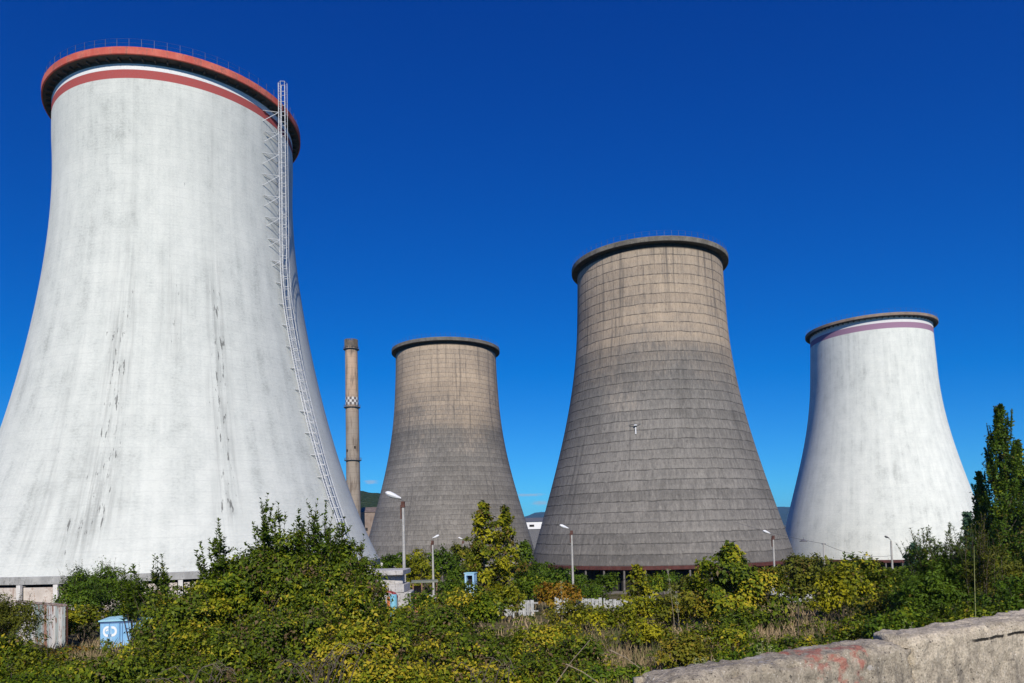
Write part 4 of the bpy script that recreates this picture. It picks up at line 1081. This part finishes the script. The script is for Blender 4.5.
def tree(px, top, Y, wpx, mat, label, shape='cone', leaf=.0042, cover=4.0, mean=.5, var=.2, crown0=.12, seed=None, name='broadleaf_tree', group='trees of the overgrown plain', lean=0.0, up=.5, twin=None):
    """trunk, limbs and a crown of leaf clumps carried along the limbs; shape: cone, round or column"""
    r = np.random.default_rng(seed if seed is not None else int(px*5+top*11+Y))
    x, y, g0, h = base_of(px, top, Y); rx = wpx*Y/F/2
    root = empty(name, (x, y, g0-.05), label, 'tree', group)
    L = leaf*Y; lv = Leaves(r); lm = MB(); tk = MB()
    spine = curve3((0, 0, -.15), (lean*rx, 0, h*.985), h*.012, r, 14)
    tk.tube(spine, max(.05, h*.016), .015, n=8)
    tk.build('trunk', mat_bark, root, smooth=True)
    def width(s):
        if shape == 'cone': return (1-s)**.75*(.55+.45*min(1, s*5))+.03
        if shape == 'column': return (min(1, s*3.2)**.6)*(1-s**2.6)**.8*.96+.02
        return math.sqrt(max(0, 1-((s-.42)/.58)**2)) if s > .42 else .72+.28*s/.42
    nl = int(34 if shape != 'column' else 130)
    tot = rx*2*h*.62*2.4/(L*L*.5*.6)*cover/2.0
    CC = []; OO = []; BB = []
    for k in range(nl):
        s = (k+r.random())/nl; z0 = crown0*h+(1-crown0)*h*s
        a = k*2.4+r.normal(0, .5); w_ = rx*width(s)*(r.uniform(.3, 1.2) if shape == 'column' else r.uniform(.62, 1.12))
        zb_ = z0-w_*up*(1.6 if shape == 'column' else .8); zb_ = max(zb_, crown0*h*.6)
        k0 = np.clip(zb_/h, 0, 1); sp0 = np.array([np.interp(k0, np.linspace(0, 1, 14), spine[:, j]) for j in range(3)])
        tip = np.array([np.interp(min(1, z0/h), np.linspace(0, 1, 14), spine[:, 0])+w_*math.cos(a), w_*math.sin(a), min(z0+w_*.15, h*.99)])
        pts = curve3(sp0, tip, w_*.12, r, 7); lm.tube(pts, max(.012, h*.004), .005, n=4, caps=False)
        m_ = max(3, int(5*w_/rx+3)); tone = mean+r.normal(0, var*.7)
        for j in range(m_):
            t0 = r.uniform(.35, 1.05); i0 = min(t0, 1)*6; p = np.array([np.interp(i0, np.arange(7), pts[:, c_]) for c_ in range(3)])
            p = p+r.normal(0, .12*w_+.06*L, 3)*np.array([1, 1, .9]); CC.append(p); OO.append(nrm_(np.array([math.cos(a), math.sin(a), .35]))); BB.append(tone+r.normal(0, var*.5))
    for s in np.linspace(.8, 1.0, 7): CC.append(np.array([lean*rx*s, 0, h*s-.05])); OO.append(np.array([0, 0, 1.0])); BB.append(mean+r.normal(0, var*.5))
    CC = np.array(CC); CC[:, :2] *= rx*.92/np.quantile(np.abs(CC[:, 0]), .95); OO = np.array(OO); BB = np.maximum(np.array(BB), .12)
    per = max(10, int(tot/len(CC)*(.55 if shape == 'column' else 1)))
    hfrac = np.clip(CC[:, 2]/h, 0, 1)
    rad = (rx*.2 if shape != 'column' else rx*.15)*(1.05-.75*hfrac**2)+L*.8
    zsc = 2.3 if shape == 'column' else 1.0
    lv.clumps(CC, OO, rad*r.uniform(.6, 1.25, len(CC)), per, L, BB, var*.9)
    if zsc > 1:                                   # upright sprays of a columnar crown
        P, D, Nn, ll, ww, ti = lv.c[0]; ci = np.repeat(CC, per, 0); P = ci+(P-ci)*np.array([.75, .75, zsc]); P[:, 2] = np.minimum(P[:, 2], h); lv.c[0] = (P, nrm_(D+np.array([0, 0, .8])), Nn, ll, ww, ti)
        for k in range(320):
            i_ = r.integers(len(CC)); p0 = CC[i_]; ln = h*r.uniform(.035, .1); p1 = p0+np.array([r.normal(0, .06)*rx+(p0[0])*.12, r.normal(0, .06)*rx+p0[1]*.12, ln]); p1[2] = min(p1[2], h)
            lv.along(curve3(p0, p1, .02, r), int(ln/L*7)+6, L, mean+r.normal(0, var*.6), up=1.4, t0=0, aspect=.5)
    lv.build('crown', LM[mat], root); lm.build('limb', mat_bark, root)
    return root

# -- far woods and trees behind the towers (one mass, nobody could count it)
r_ = np.random.default_rng(77); lv = Leaves(r_)
C = []
for k in range(420):
    px = r_.uniform(330, 1080); Yd = r_.uniform(300, 460)
    p = at(px, 530, Yd); g0 = gz(p[0], p[1]); hh = r_.uniform(3.5, 7.5)
    for j in range(7): C.append((p[0]+r_.normal(0, 2.0), p[1]+r_.normal(0, 2.0), g0+hh*r_.random()**.7))
C = np.array(C); lv.clumps(C, np.tile(np.array([[0, -.6, .8]]), (len(C), 1)), 1.7, 26, .95, r_.uniform(.25, .75, len(C)), .25)
tag(lv.build('far_woods', LM['green'], None), kind='stuff')

# -- trees
tree(1000, 405, 84, 29, 'green', 'tall columnar poplar with thick dark crown at right edge, the tallest tree', 'column', .0034, 11, .42, .3, .02, up=1.0, name='poplar_tree', group='columnar poplars')
tree(979, 472, 88, 17, 'green', 'thin short poplar spire between white tower and the tallest poplar', 'column', .0034, 11, .62, .3, .02, up=1.0, name='poplar_tree', group='columnar poplars')
tree(1017, 441, 92, 24, 'green', 'second tallest poplar, just behind the tallest poplar', 'column', .0034, 11, .42, .3, .02, up=1.0, name='poplar_tree', group='columnar poplars')
tree(1033, 462, 86, 36, 'green', 'poplar cut by the right edge of the photo', 'column', .0034, 11, .4, .25, .02, up=1.0, name='poplar_tree', group='columnar poplars')
tree(914, 543, 122, 22, 'blue', 'small dark blue spruce above the pinkish pillar', 'cone', .0036, 9, .4, .25, .05, name='spruce_tree', group='dark blue conifers')
tree(967, 512, 118, 20, 'blue', 'slim blue green conifer before the right foot of the purple banded tower', 'cone', .0036, 9, .6, .25, .05, name='spruce_tree', group='dark blue conifers')
tree(484, 503, 74, 46, 'yellow', 'yellow green young poplar with pointed top before the gridded grey tower', 'cone', .0044, 5.5, .34, .4, .04)
tree(505, 507, 76, 36, 'yellow', 'second pointed yellow green tree, right of its taller twin', 'cone', .0044, 5.5, .36, .4, .04)
tree(730, 546, 47, 92, 'hop', 'wide green tree overgrown with yellow creepers before the ringed tower', 'cone', .0052, 7.5, .52, .32, .16)
tree(716, 582, 50, 60, 'hop', 'low leafy green tree leaning on the wide creeper tree', 'round', .0048, 6.5, .42, .25, .15)
tree(637, 566, 62, 30, 'yellow', 'narrow yellow tree with rusty tip before the dark inlet', 'cone', .0048, 6, .5, .36, .04)
tree(800, 557, 70, 66, 'olive', 'rounded olive tree beside the plain wire pole', 'round', .0044, 6, .45, .24, .25)
tree(525, 542, 120, 22, 'dark', 'small dark round tree between the two bare towers', 'round', .004, 4.0, .45, .2, .1)

# -- shrubs, from the tower feet to the parapet
B = bush
far_rows = [(398, 549, 112, 40, 'green', 'green shrub at the gap right of the white ladder tower'), (372, 556, 100, 30, 'dark', 'dark shrub at the right foot of the ladder tower'),
 (418, 546, 108, 34, 'yellow', 'yellowish shrub behind the nearest lamp pole'), (446, 545, 118, 44, 'green', 'bright green shrub between small lamp and young poplar'),
 (466, 538, 125, 32, 'olive', 'olive shrub just behind the taller young poplar'), (540, 560, 108, 46, 'dark', 'dark shrub before the left foot of the ringed tower'),
 (563, 566, 104, 44, 'green', 'green shrub at the foot of the lamp before the ringed tower'), (605, 572, 100, 36, 'dark', 'dark low shrub in the inlet shade of the ringed tower'),
 (662, 570, 98, 40, 'green', 'green shrub before the middle of the dark inlet'), (693, 576, 92, 44, 'olive', 'olive shrub left of the wide creeper tree'),
 (765, 566, 98, 34, 'rust', 'rusty shrub under the lamp at the right of the ringed tower'), (826, 560, 108, 44, 'dark', 'dark shrub right behind the plain wire pole'),
 (862, 556, 104, 50, 'olive', 'olive shrub before the red beam of the purple banded tower'), (905, 566, 98, 40, 'green', 'green shrub under the dark headed street lamp'),
 (940, 560, 108, 50, 'dark', 'dark shrub between the two blue conifers'), (980, 552, 80, 60, 'dark', 'dark shrub at the foot of the tallest poplar')]
for (px, tp, Y, wp, mt, lb) in far_rows:
    B(px, tp, Y, wp, mt, lb, .0036, 4.2, .5, .24, 8)

# left group round the fence and the shed
B(-8, 588, 40, 78, 'olive', 'feathery olive shrub at left edge before the corrugated fence', .0036, 4.6, .4, .24, 40, spray_len=.22, aspect=.4)
B(0, 632, 32, 72, 'hop', 'green shrub with yellow leaves below the corrugated fence', .0045, 4.6, .58, .3, 14)
B(44, 645, 27, 70, 'yellow', 'small shrub with bright yellow leaves, low at left', .005, 4.0, 0.40, .36, 8)
B(82, 559, 53, 42, 'green', 'slim bushy green shrub right beside the corrugated fence', .0034, 4.6, .4, .2, 40, spray_len=.24, aspect=.4)
B(108, 557, 58, 60, 'green', 'broad feathery green shrub behind the blue shed', .0034, 4.6, .45, .2, 50, spray_len=.24, aspect=.4)
B(150, 588, 50, 56, 'dark', 'dark shrub behind the right end of the blue shed', .0038, 4.6, .5, .22, 22)
B(82, 604, 50, 34, 'yellow', 'yellowing low shrub between fence and blue shed', .0042, 4.4, 0.40, .36, 10)
B(66, 650, 42, 44, 'rust', 'dry rusty low shrub on the path between fence and shed', .004, 3.6, .3, .24, 12)
B(80, 656, 25, 130, 'dark', 'dark low shrub below the blue shed', .0046, 4.8, .6, .28, 16)
B(15, 664, 20, 120, 'dark', 'dark shrub in the lower left corner', .0048, 4.8, .55, .3, 12)
# the big thicket, draped in hop
B(168, 600, 31, 56, 'hop', 'hop covered shrub touching the right side of the blue shed', .0046, 4.8, .48, .26, 14, brown=.12)
B(186, 578, 33, 96, 'hop', 'rounded hop covered shrub before the white ladder tower', .0046, 5.0, .5, .27, 22, brown=.12)
B(236, 546, 35, 84, 'dark', 'tall dark shrub in the heart of the big thicket', .0046, 5.0, .65, .3, 20, brown=.06)
B(280, 524, 35.5, 96, 'hop', 'highest hop covered shrub of the big thicket', .0046, 5.0, .46, .28, 22, brown=.1)
B(334, 530, 34, 92, 'hop', 'tall yellow green shrub at the right shoulder of the thicket', .0046, 5.0, .6, .26, 22, brown=.08)
B(360, 566, 31, 54, 'hop', 'sloping shrub left of the pale slab stack', .0046, 5.0, .6, .3, 14, brown=.14)
B(125, 644, 23.5, 100, 'hop', 'low green shrub before the hop covered ones, under the shed', .005, 4.8, .42, .25, 14, brown=.08)
B(205, 622, 27, 120, 'hop', 'green shrub low in the thicket, before the rounded hop shrub', .0048, 5.0, .44, .27, 16, brown=.14)
B(290, 602, 28, 120, 'hop', 'brownish seeded shrub in the middle of the thicket front', .0048, 5.0, .5, .3, 18, brown=.24)
B(365, 612, 26, 110, 'hop', 'bright yellow green shrub below the pale slab stack', .0052, 4.8, .74, .3, 12, brown=.14)
B(160, 662, 19.5, 150, 'hop', 'dark green shrub at the lower edge, left of the bare canes', .0052, 5.0, .4, .25, 14, brown=.1)
B(285, 652, 20, 120, 'hop', 'shrub mixed with grey seed heads behind the bare canes', .005, 4.2, .46, .3, 14, brown=.34)
B(395, 650, 20, 140, 'hop', 'low shrub with large yellow leaves right of the bare canes', .0058, 4.6, .78, .26, 10, brown=.12)
B(436, 600, 33, 76, 'hop', 'leafy shrub under the open frame shelter', .0048, 4.8, .62, .28, 14, brown=.08)
B(420, 590, 52, 30, 'dark', 'dark small shrub between slab stack and frame shelter', .004, 4.4, .6, .24, 10)
B(458, 570, 64, 34, 'green', 'green shrub left of the light blue kiosk', .004, 4.4, .6, .25, 12)
B(446, 590, 50, 44, 'hop', 'hop shrub before the small street lamp', .0044, 4.6, .6, .3, 12)
B(484, 590, 45, 40, 'dark', 'dark shady shrub below the light blue kiosk', .0044, 4.6, .45, .25, 12)
B(503, 582, 58, 36, 'yellow', 'yellow shrub under the second young poplar', .0044, 4.4, 0.40, .36, 12)
B(530, 574, 74, 50, 'dark', 'deep green shrub behind the broken whitewashed fence', .004, 4.6, .55, .24, 14)
B(556, 580, 70, 40, 'rust', 'rusty seeded shrub at the end of the broken whitewashed fence', .0042, 4.0, .4, .3, 20, spray_len=.25)
B(585, 582, 74, 40, 'green', 'fresh green shrub rising above the whitewashed fence before the inlet', .004, 4.4, .5, .22, 30, spray_len=.25, aspect=.35)
B(478, 622, 30, 90, 'hop', 'mixed green and brown shrub below the yellow young poplar', .0048, 4.6, .5, .32, 16, brown=.2)
B(545, 622, 36, 76, 'hop', 'leafy shrub before the broken whitewashed fence', .0046, 4.4, .55, .3, 16, brown=.1)
B(604, 606, 44, 60, 'yellow', 'yellow low shrub before the whitewashed fence of the inlet', .0044, 4.2, 0.36, .36, 14)
B(650, 596, 48, 66, 'yellow', 'bright yellow bushy shrub under the narrow yellow tree', .0046, 4.6, 0.46, .36, 14)
B(690, 590, 46, 56, 'olive', 'olive shrub left below the wide creeper tree', .0044, 4.4, .55, .3, 14)
B(470, 652, 21, 120, 'hop', 'low shrub at the bottom edge, under the mixed green and brown one', .0052, 4.6, .55, .3, 12, brown=.16)
B(545, 652, 21, 100, 'hop', 'yellow tinged shrub at the bottom edge beside the crossed dry canes', .005, 4.4, .62, .32, 12, brown=.16)
B(618, 662, 17, 90, 'green', 'fresh green shrub at the bottom edge right of the crossed dry canes', .0052, 4.2, .6, .28, 12)
B(712, 620, 34, 70, 'hop', 'leafy green shrub at the trunk of the wide creeper tree', .0046, 4.4, .5, .28, 12)
B(768, 596, 72, 40, 'olive', 'olive shrub before the whitewashed fence by the wire pole', .0042, 4.2, .5, .3, 10)
B(838, 562, 47, 44, 'yellow', 'bright yellow climbing shrub beside the plain wire pole', .0048, 4.4, 0.44, .36, 12)
B(868, 554, 50, 66, 'hop', 'tall green and yellow shrub before the purple banded tower', .0046, 4.8, .56, .34, 16)
B(884, 592, 42, 50, 'olive', 'brownish orange shrub right of the bright yellow climber', .0046, 4.2, .8, .26, 12)
B(850, 612, 30, 70, 'hop', 'mixed yellow shrub above the red marked parapet block', .0048, 4.6, .6, .36, 12)
B(905, 604, 27, 70, 'green', 'bushy green shrub behind the joint of the parapet', .0046, 4.6, .55, .28, 14)
B(935, 556, 36, 80, 'green', 'wide dark green shrub below the upright willow shoots', .0042, 4.8, .38, .24, 26, aspect=.4)
B(985, 546, 40, 96, 'olive', 'broad olive shrub before the poplars', .0042, 4.8, .45, .28, 30, aspect=.4)
B(1018, 572, 28, 70, 'green', 'green shrub at right edge above the cracked parapet block', .0044, 4.6, .5, .28, 16)
B(965, 598, 24, 80, 'hop', 'leafy shrub right behind the cracked parapet block', .0046, 4.6, .42, .26, 14)
B(800, 632, 24, 90, 'hop', 'low yellow green shrub above the middle of the red marked block', .005, 4.2, .58, .34, 12)
B(755, 640, 20, 80, 'green', 'low bright green shrub at the left of the red marked block', .005, 4.2, .55, .3, 12)

B(467, 580, 46, 46, 'hop', 'yellowing hop shrub hiding the lower part of the light blue kiosk', .0046, 4.8, .66, .3, 10)
B(384, 602, 45, 60, 'hop', 'leafy shrub before the drums and the red canopy', .0048, 4.8, .62, .3, 10, brown=.1)
B(575, 600, 50, 50, 'olive', 'olive shrub before the gap between the two left whitewashed fences', .0044, 4.4, .55, .3, 14)
B(640, 622, 38, 60, 'yellow', 'yellow green shrub just above the larger dry grass patch', .0046, 4.4, 0.34, .36, 14)
B(572, 632, 28, 80, 'hop', 'green and brown shrub left of the larger dry grass patch', .0048, 4.6, .55, .32, 16, brown=.14)
B(685, 630, 30, 46, 'olive', 'olive shrub right of the larger dry grass patch', .0046, 4.4, .6, .3, 12)
B(822, 596, 58, 36, 'olive', 'olive shrub below the plain wire pole', .0044, 4.4, .6, .3, 10)
B(955, 536, 36, 84, 'green', 'feathery upright shrub in the midst of the willow shoots', .004, 4.6, .4, .28, 90, spray_len=.34, aspect=.3)
B(900, 575, 56, 60, 'hop', 'green shrub between the tall mixed one and the upright willow shoots', .0044, 4.6, .48, .3, 14)
B(742, 606, 42, 40, 'hop', 'shaded shrub under the crown of the wide creeper tree', .0046, 4.6, .4, .25, 10)

# upright shoots standing out of the thicket
shoots(267, 493, 35.6, 26, 'tallest dark leafy shoots against the white ladder tower', n=7, leaf=.0042, base_frac=.55)
shoots(300, 508, 36, 34, 'shorter dark shoots right of the tallest leafy shoots', n=8, leaf=.0042, base_frac=.55)
shoots(318, 498, 36, 34, 'lighter green shoots in the middle of the thicket top', 'green', n=8, leaf=.0042, base_frac=.5, mean=.5)
shoots(345, 516, 35, 40, 'dark leafy shoots at the right end of the thicket top', n=9, leaf=.0042, base_frac=.5)
shoots(284, 512, 36.5, 40, 'dense dark shoots low between the tallest leafy shoots and the shorter ones', n=10, leaf=.0042, base_frac=.5)
shoots(332, 510, 36.5, 40, 'dense green shoots near the right end of the thicket top', 'green', n=10, leaf=.0042, base_frac=.5, mean=.45)
shoots(219, 516, 35, 28, 'small group of dark shoots on the left slope of the thicket', n=6, leaf=.0044, base_frac=.55)
shoots(196, 550, 34.5, 12, 'single dark shoot on the lower left slope of the thicket', n=2, leaf=.0046, base_frac=.5)
shoots(163, 553, 38, 34, 'dark shoots rising behind the rounded hop shrub', n=7, leaf=.0042, base_frac=.45)
shoots(134, 564, 47, 26, 'short dark shoots behind the blue shed roof', n=6, leaf=.0042, base_frac=.4)
shoots(946, 522, 37, 80, 'upright willow shoots before the right foot of the purple banded tower', 'green', n=46, leaf=.0036, base_frac=.3, mean=.4, aspect=.3, dens=3.0)
shoots(980, 512, 34, 34, 'long curved weedy shoots crossing the dark poplars', 'olive', n=9, leaf=.0046, base_frac=.35, mean=.35, aspect=.26, dens=2.2)
shoots(845, 552, 60, 20, 'few leafy twigs on top beside the wire pole', 'green', n=4, leaf=.004, base_frac=.6)

# tall thin stalks
def stalk(px, top, py0, Y, label, mat, r0=.018, plume=False, lean=0.0):
    p = at(px, top, Y); b = at(px+lean, py0, Y); g0 = gz(b[0], b[1])
    root = empty('tall_stalk', (b[0], b[1], g0), label, 'weed', 'tall single weed stalks')
    r = np.random.default_rng(int(px)); pts = curve3((0, 0, -.05), (p[0]-b[0], 0, p[2]-g0), .06, r, 8)
    MB().tube(pts, r0, r0*.4, n=5).build('stem', mat, root)
    lv = Leaves(r)
    if plume: lv.clumps(pts[-3:]+0, np.tile([[0, 0, 1.]], (3, 1)), .09, 90, .09, np.full(3, .75), .1, aspect=.25)
    lv.along(pts, 26 if not plume else 14, .09, .6, up=.8, t0=.25, aspect=.3)
    lv.build('foliage', LM['grey' if plume else 'green'], root)
mat_gstem = worn('green_stem', (.2, .22, .07), (.3, .3, .12), 3)
stalk(974, 546, 615, 13, 'long bare yellow green stalk rising behind the cracked parapet block', mat_gstem, .012)
stalk(668, 570, 645, 44, 'pale feathered reed plume left of the wide creeper tree', mat_cane, .02, True, 8)
stalk(676, 596, 650, 40, 'shorter pale reed beside the feathered plume', mat_cane, .018, True, 6)
stalk(561, 582, 640, 60, 'thin pale stalk above the broken whitewashed fence', mat_cane, .02, True, 1)
stalk(799, 600, 640, 30, 'thin brown dead stem in the dry grass patch', mat_bark, .03)

# bare arching canes in the thicket front
def canes(px, py, Y, n, label, span=1.4, seed=1):
    r = np.random.default_rng(seed); p = at(px, py, Y); root = empty('bare_canes', p, label, 'dead branches', 'bare dead canes')
    st = MB()
    for k in range(n):
        a = r.uniform(-.2, PI+.2); ln = span*r.uniform(.5, 1.2); x0 = r.normal(0, .25)*span
        q_ = np.linspace(0, 1, 9); dx = math.cos(a)*ln
        pts = [(x0+dx*t_, -.45*t_*span+r.normal(0, .01), -.8+ln*.95*math.sin(t_*2.2)*r.uniform(.9, 1.02)) for t_ in q_]
        st.tube(pts, .014, .005, n=4, caps=False)
        for j in range(3):
            i0 = int(r.integers(3, 8)); b = np.array(pts[i0]); st.tube([b, b+np.array([r.normal(0, .15), -.1, r.uniform(-.05, .22)])], .006, .003, n=3, caps=False)
    st.build('cane', mat_twig, root)
canes(318, 656, 17.6, 20, 'grey bare canes arching out of the thicket front', 1.1, 3)
canes(205, 668, 17.0, 9, 'grey bare twigs low in the dark green shrub', .9, 5)
canes(490, 664, 17.5, 9, 'grey bare twigs low under the mixed green and brown shrub', .9, 8)
def cane(px0, py0, px1, py1, Y, label):
    a = at(px0, py0, Y); b = at(px1, py1, Y-.3)
    o = MB().tube([np.zeros(3), (b-a)*.5+np.array([0, 0, .04]), b-a], .012, .008, n=5).build('dry_cane', mat_cane, None, a); tag(o, label, 'cane', 'crossed dry canes')
cane(556, 683, 590, 640, 15.5, 'dry pale cane leaning right, crossing the other cane')
cane(566, 664, 600, 684, 15.4, 'dry pale cane falling to the right, crossing the leaning one')
cane(610, 650, 640, 668, 16.0, 'dry pale cane lying beyond the two crossed ones')

# -- ground cover behind the parapet and over the plain (uncountable)
r_ = np.random.default_rng(5)
def scatter(n, f):
    """random ground points inside the field of view, denser nearer: returns N x 3"""
    out = []
    while sum(map(len, out)) < n:
        Yd = 1/(r_.uniform(1/95., 1/5., n)); px = r_.uniform(-80, 1110, n)
        x = (px-512)/F*Yd; s = (x-W0[0])*WN_[0]+(Yd-W0[1])*WN_[1]
        k = f(x, Yd, s, px); x, Yd = x[k], Yd[k]
        out.append(np.stack([x, Yd, ground_z(x, Yd)], 1))
    return np.concatenate(out)[:n]
def patch(x, y): return np.sin(x*.55+1.3)+np.sin(y*.4+x*.2)+.7*np.sin(x*1.7-y*.9)
# low leafy weeds
P = scatter(4200, lambda x, y, s, px: (s > .12) & (r_.random(len(x)) < np.where(s < 3, 1.0, .5)*(patch(x, y) > -1.2)))
lv = Leaves(r_); Yd = P[:, 1]; hs = np.clip(.14+.012*Yd, .2, .75)*r_.uniform(.5, 1.3, len(P))
for k in range(3):
    C = P+np.stack([r_.normal(0, .12, len(P)), r_.normal(0, .12, len(P)), hs*(.25+.33*k)], 1)
    for lo, hi in ((0, 9), (9, 16), (16, 30), (30, 100)):
        m_ = (Yd >= lo) & (Yd < hi)
        if m_.any(): lv.clumps(C[m_], np.tile([[0, -.2, 1.]], (m_.sum(), 1)), hs[m_]*.5, 20, min(.2, .03+.0036*(lo+hi)/2), np.clip(.52+.2*patch(P[m_, 0]*2, P[m_, 1]*2)/2+r_.normal(0, .1, m_.sum()), .15, 1), .22)
tag(lv.build('undergrowth', LM['hop'], None), kind='stuff')
# dry grass
t = NT('dry_grass_blades'); a = t.n('ShaderNodeAttribute', attribute_name='tint').outputs[2]
mat_grass = t.out(t.ramp(a, [(0, (.05, .075, .02)), (.3, (.12, .12, .045)), (.6, (.25, .185, .105)), (1, (.42, .32, .2))]), .8, .2)
P = scatter(36000, lambda x, y, s, px: (s > 1.0) & (y > 12) & (r_.random(len(x)) < np.where(((px > 540) & (px < 730) & (y > 26) & (y < 46)) | ((px > 745) & (px < 850) & (y > 34) & (y < 68)) | ((px > 60) & (px < 100) & (y < 48)), 1., .22)))
n = len(P); Yd = P[:, 1]
D = nrm_(np.stack([r_.normal(0, .32, n), r_.normal(0, .32, n), np.ones(n)], 1)); Nn = nrm_(np.stack([r_.normal(0, .5, n), -np.ones(n), r_.normal(0, .3, n)], 1))
me = leaf_mesh('dry_grass', P, D, Nn, r_.uniform(.3, .9, n), np.clip(.0013*Yd, .012, .07), np.clip(.58+.16*patch(P[:, 0], P[:, 1])+r_.normal(0, .15, n), 0, 1), mat_grass)
tag(link('dry_grass', me), kind='stuff')

# blue grey mugwort beside the end of the parapet
def mugwort(px, top, Y, wpx, label):
    x, y, g0, h = base_of(px, top, Y); r = np.random.default_rng(int(px)); root = empty('mugwort_plant', (x, y, g0-.02), label, 'plant', 'grey leaved plants behind the parapet')
    lv = Leaves(r); st = MB(); rx = wpx*Y/F/2
    for k in range(16):
        a = r.uniform(0, 2*PI); q_ = math.sqrt(r.random()); pts = curve3((0, 0, 0), (q_*rx*math.cos(a), q_*rx*math.sin(a), h*r.uniform(.7, 1)), .03, r, 7)
        st.tube(pts, .008, .003, n=4, caps=False); lv.along(pts, 60, .055, .55, up=.5, t0=.3, aspect=.4, spread=.2)
    lv.build('foliage', LM['grey'], root); st.build('stem', mat_gstem, root)
mugwort(706, 654, 8.3, 30, 'blue grey leafy plant at the low end of the parapet')
mugwort(766, 640, 8.5, 24, 'small grey leafy plant above the red marked parapet block')
mugwort(912, 618, 8.6, 24, 'grey leafy plant behind the joint of the parapet blocks')

# -- thin air: far hills fade towards blue
hz = MB().add([(x_, y_, z_) for z_ in (-5.0, 270.0) for (x_, y_) in ((-9300, -600), (9300, -600), (9300, 9900), (-9300, 9900))],
              [(3, 2, 1, 0), (4, 5, 6, 7), (0, 1, 5, 4), (1, 2, 6, 5), (2, 3, 7, 6), (3, 0, 4, 7)])
mh = bpy.data.materials.new('haze'); mh.use_nodes = True; mh.node_tree.nodes.clear()
vp = mh.node_tree.nodes.new('ShaderNodeVolumePrincipled'); vp.inputs['Color'].default_value = (.28, .62, 1, 1); vp.inputs['Density'].default_value = 6e-5
mo = mh.node_tree.nodes.new('ShaderNodeOutputMaterial'); mh.node_tree.links.new(vp.outputs[0], mo.inputs['Volume'])
tag(hz.build('haze', mh), kind='stuff')
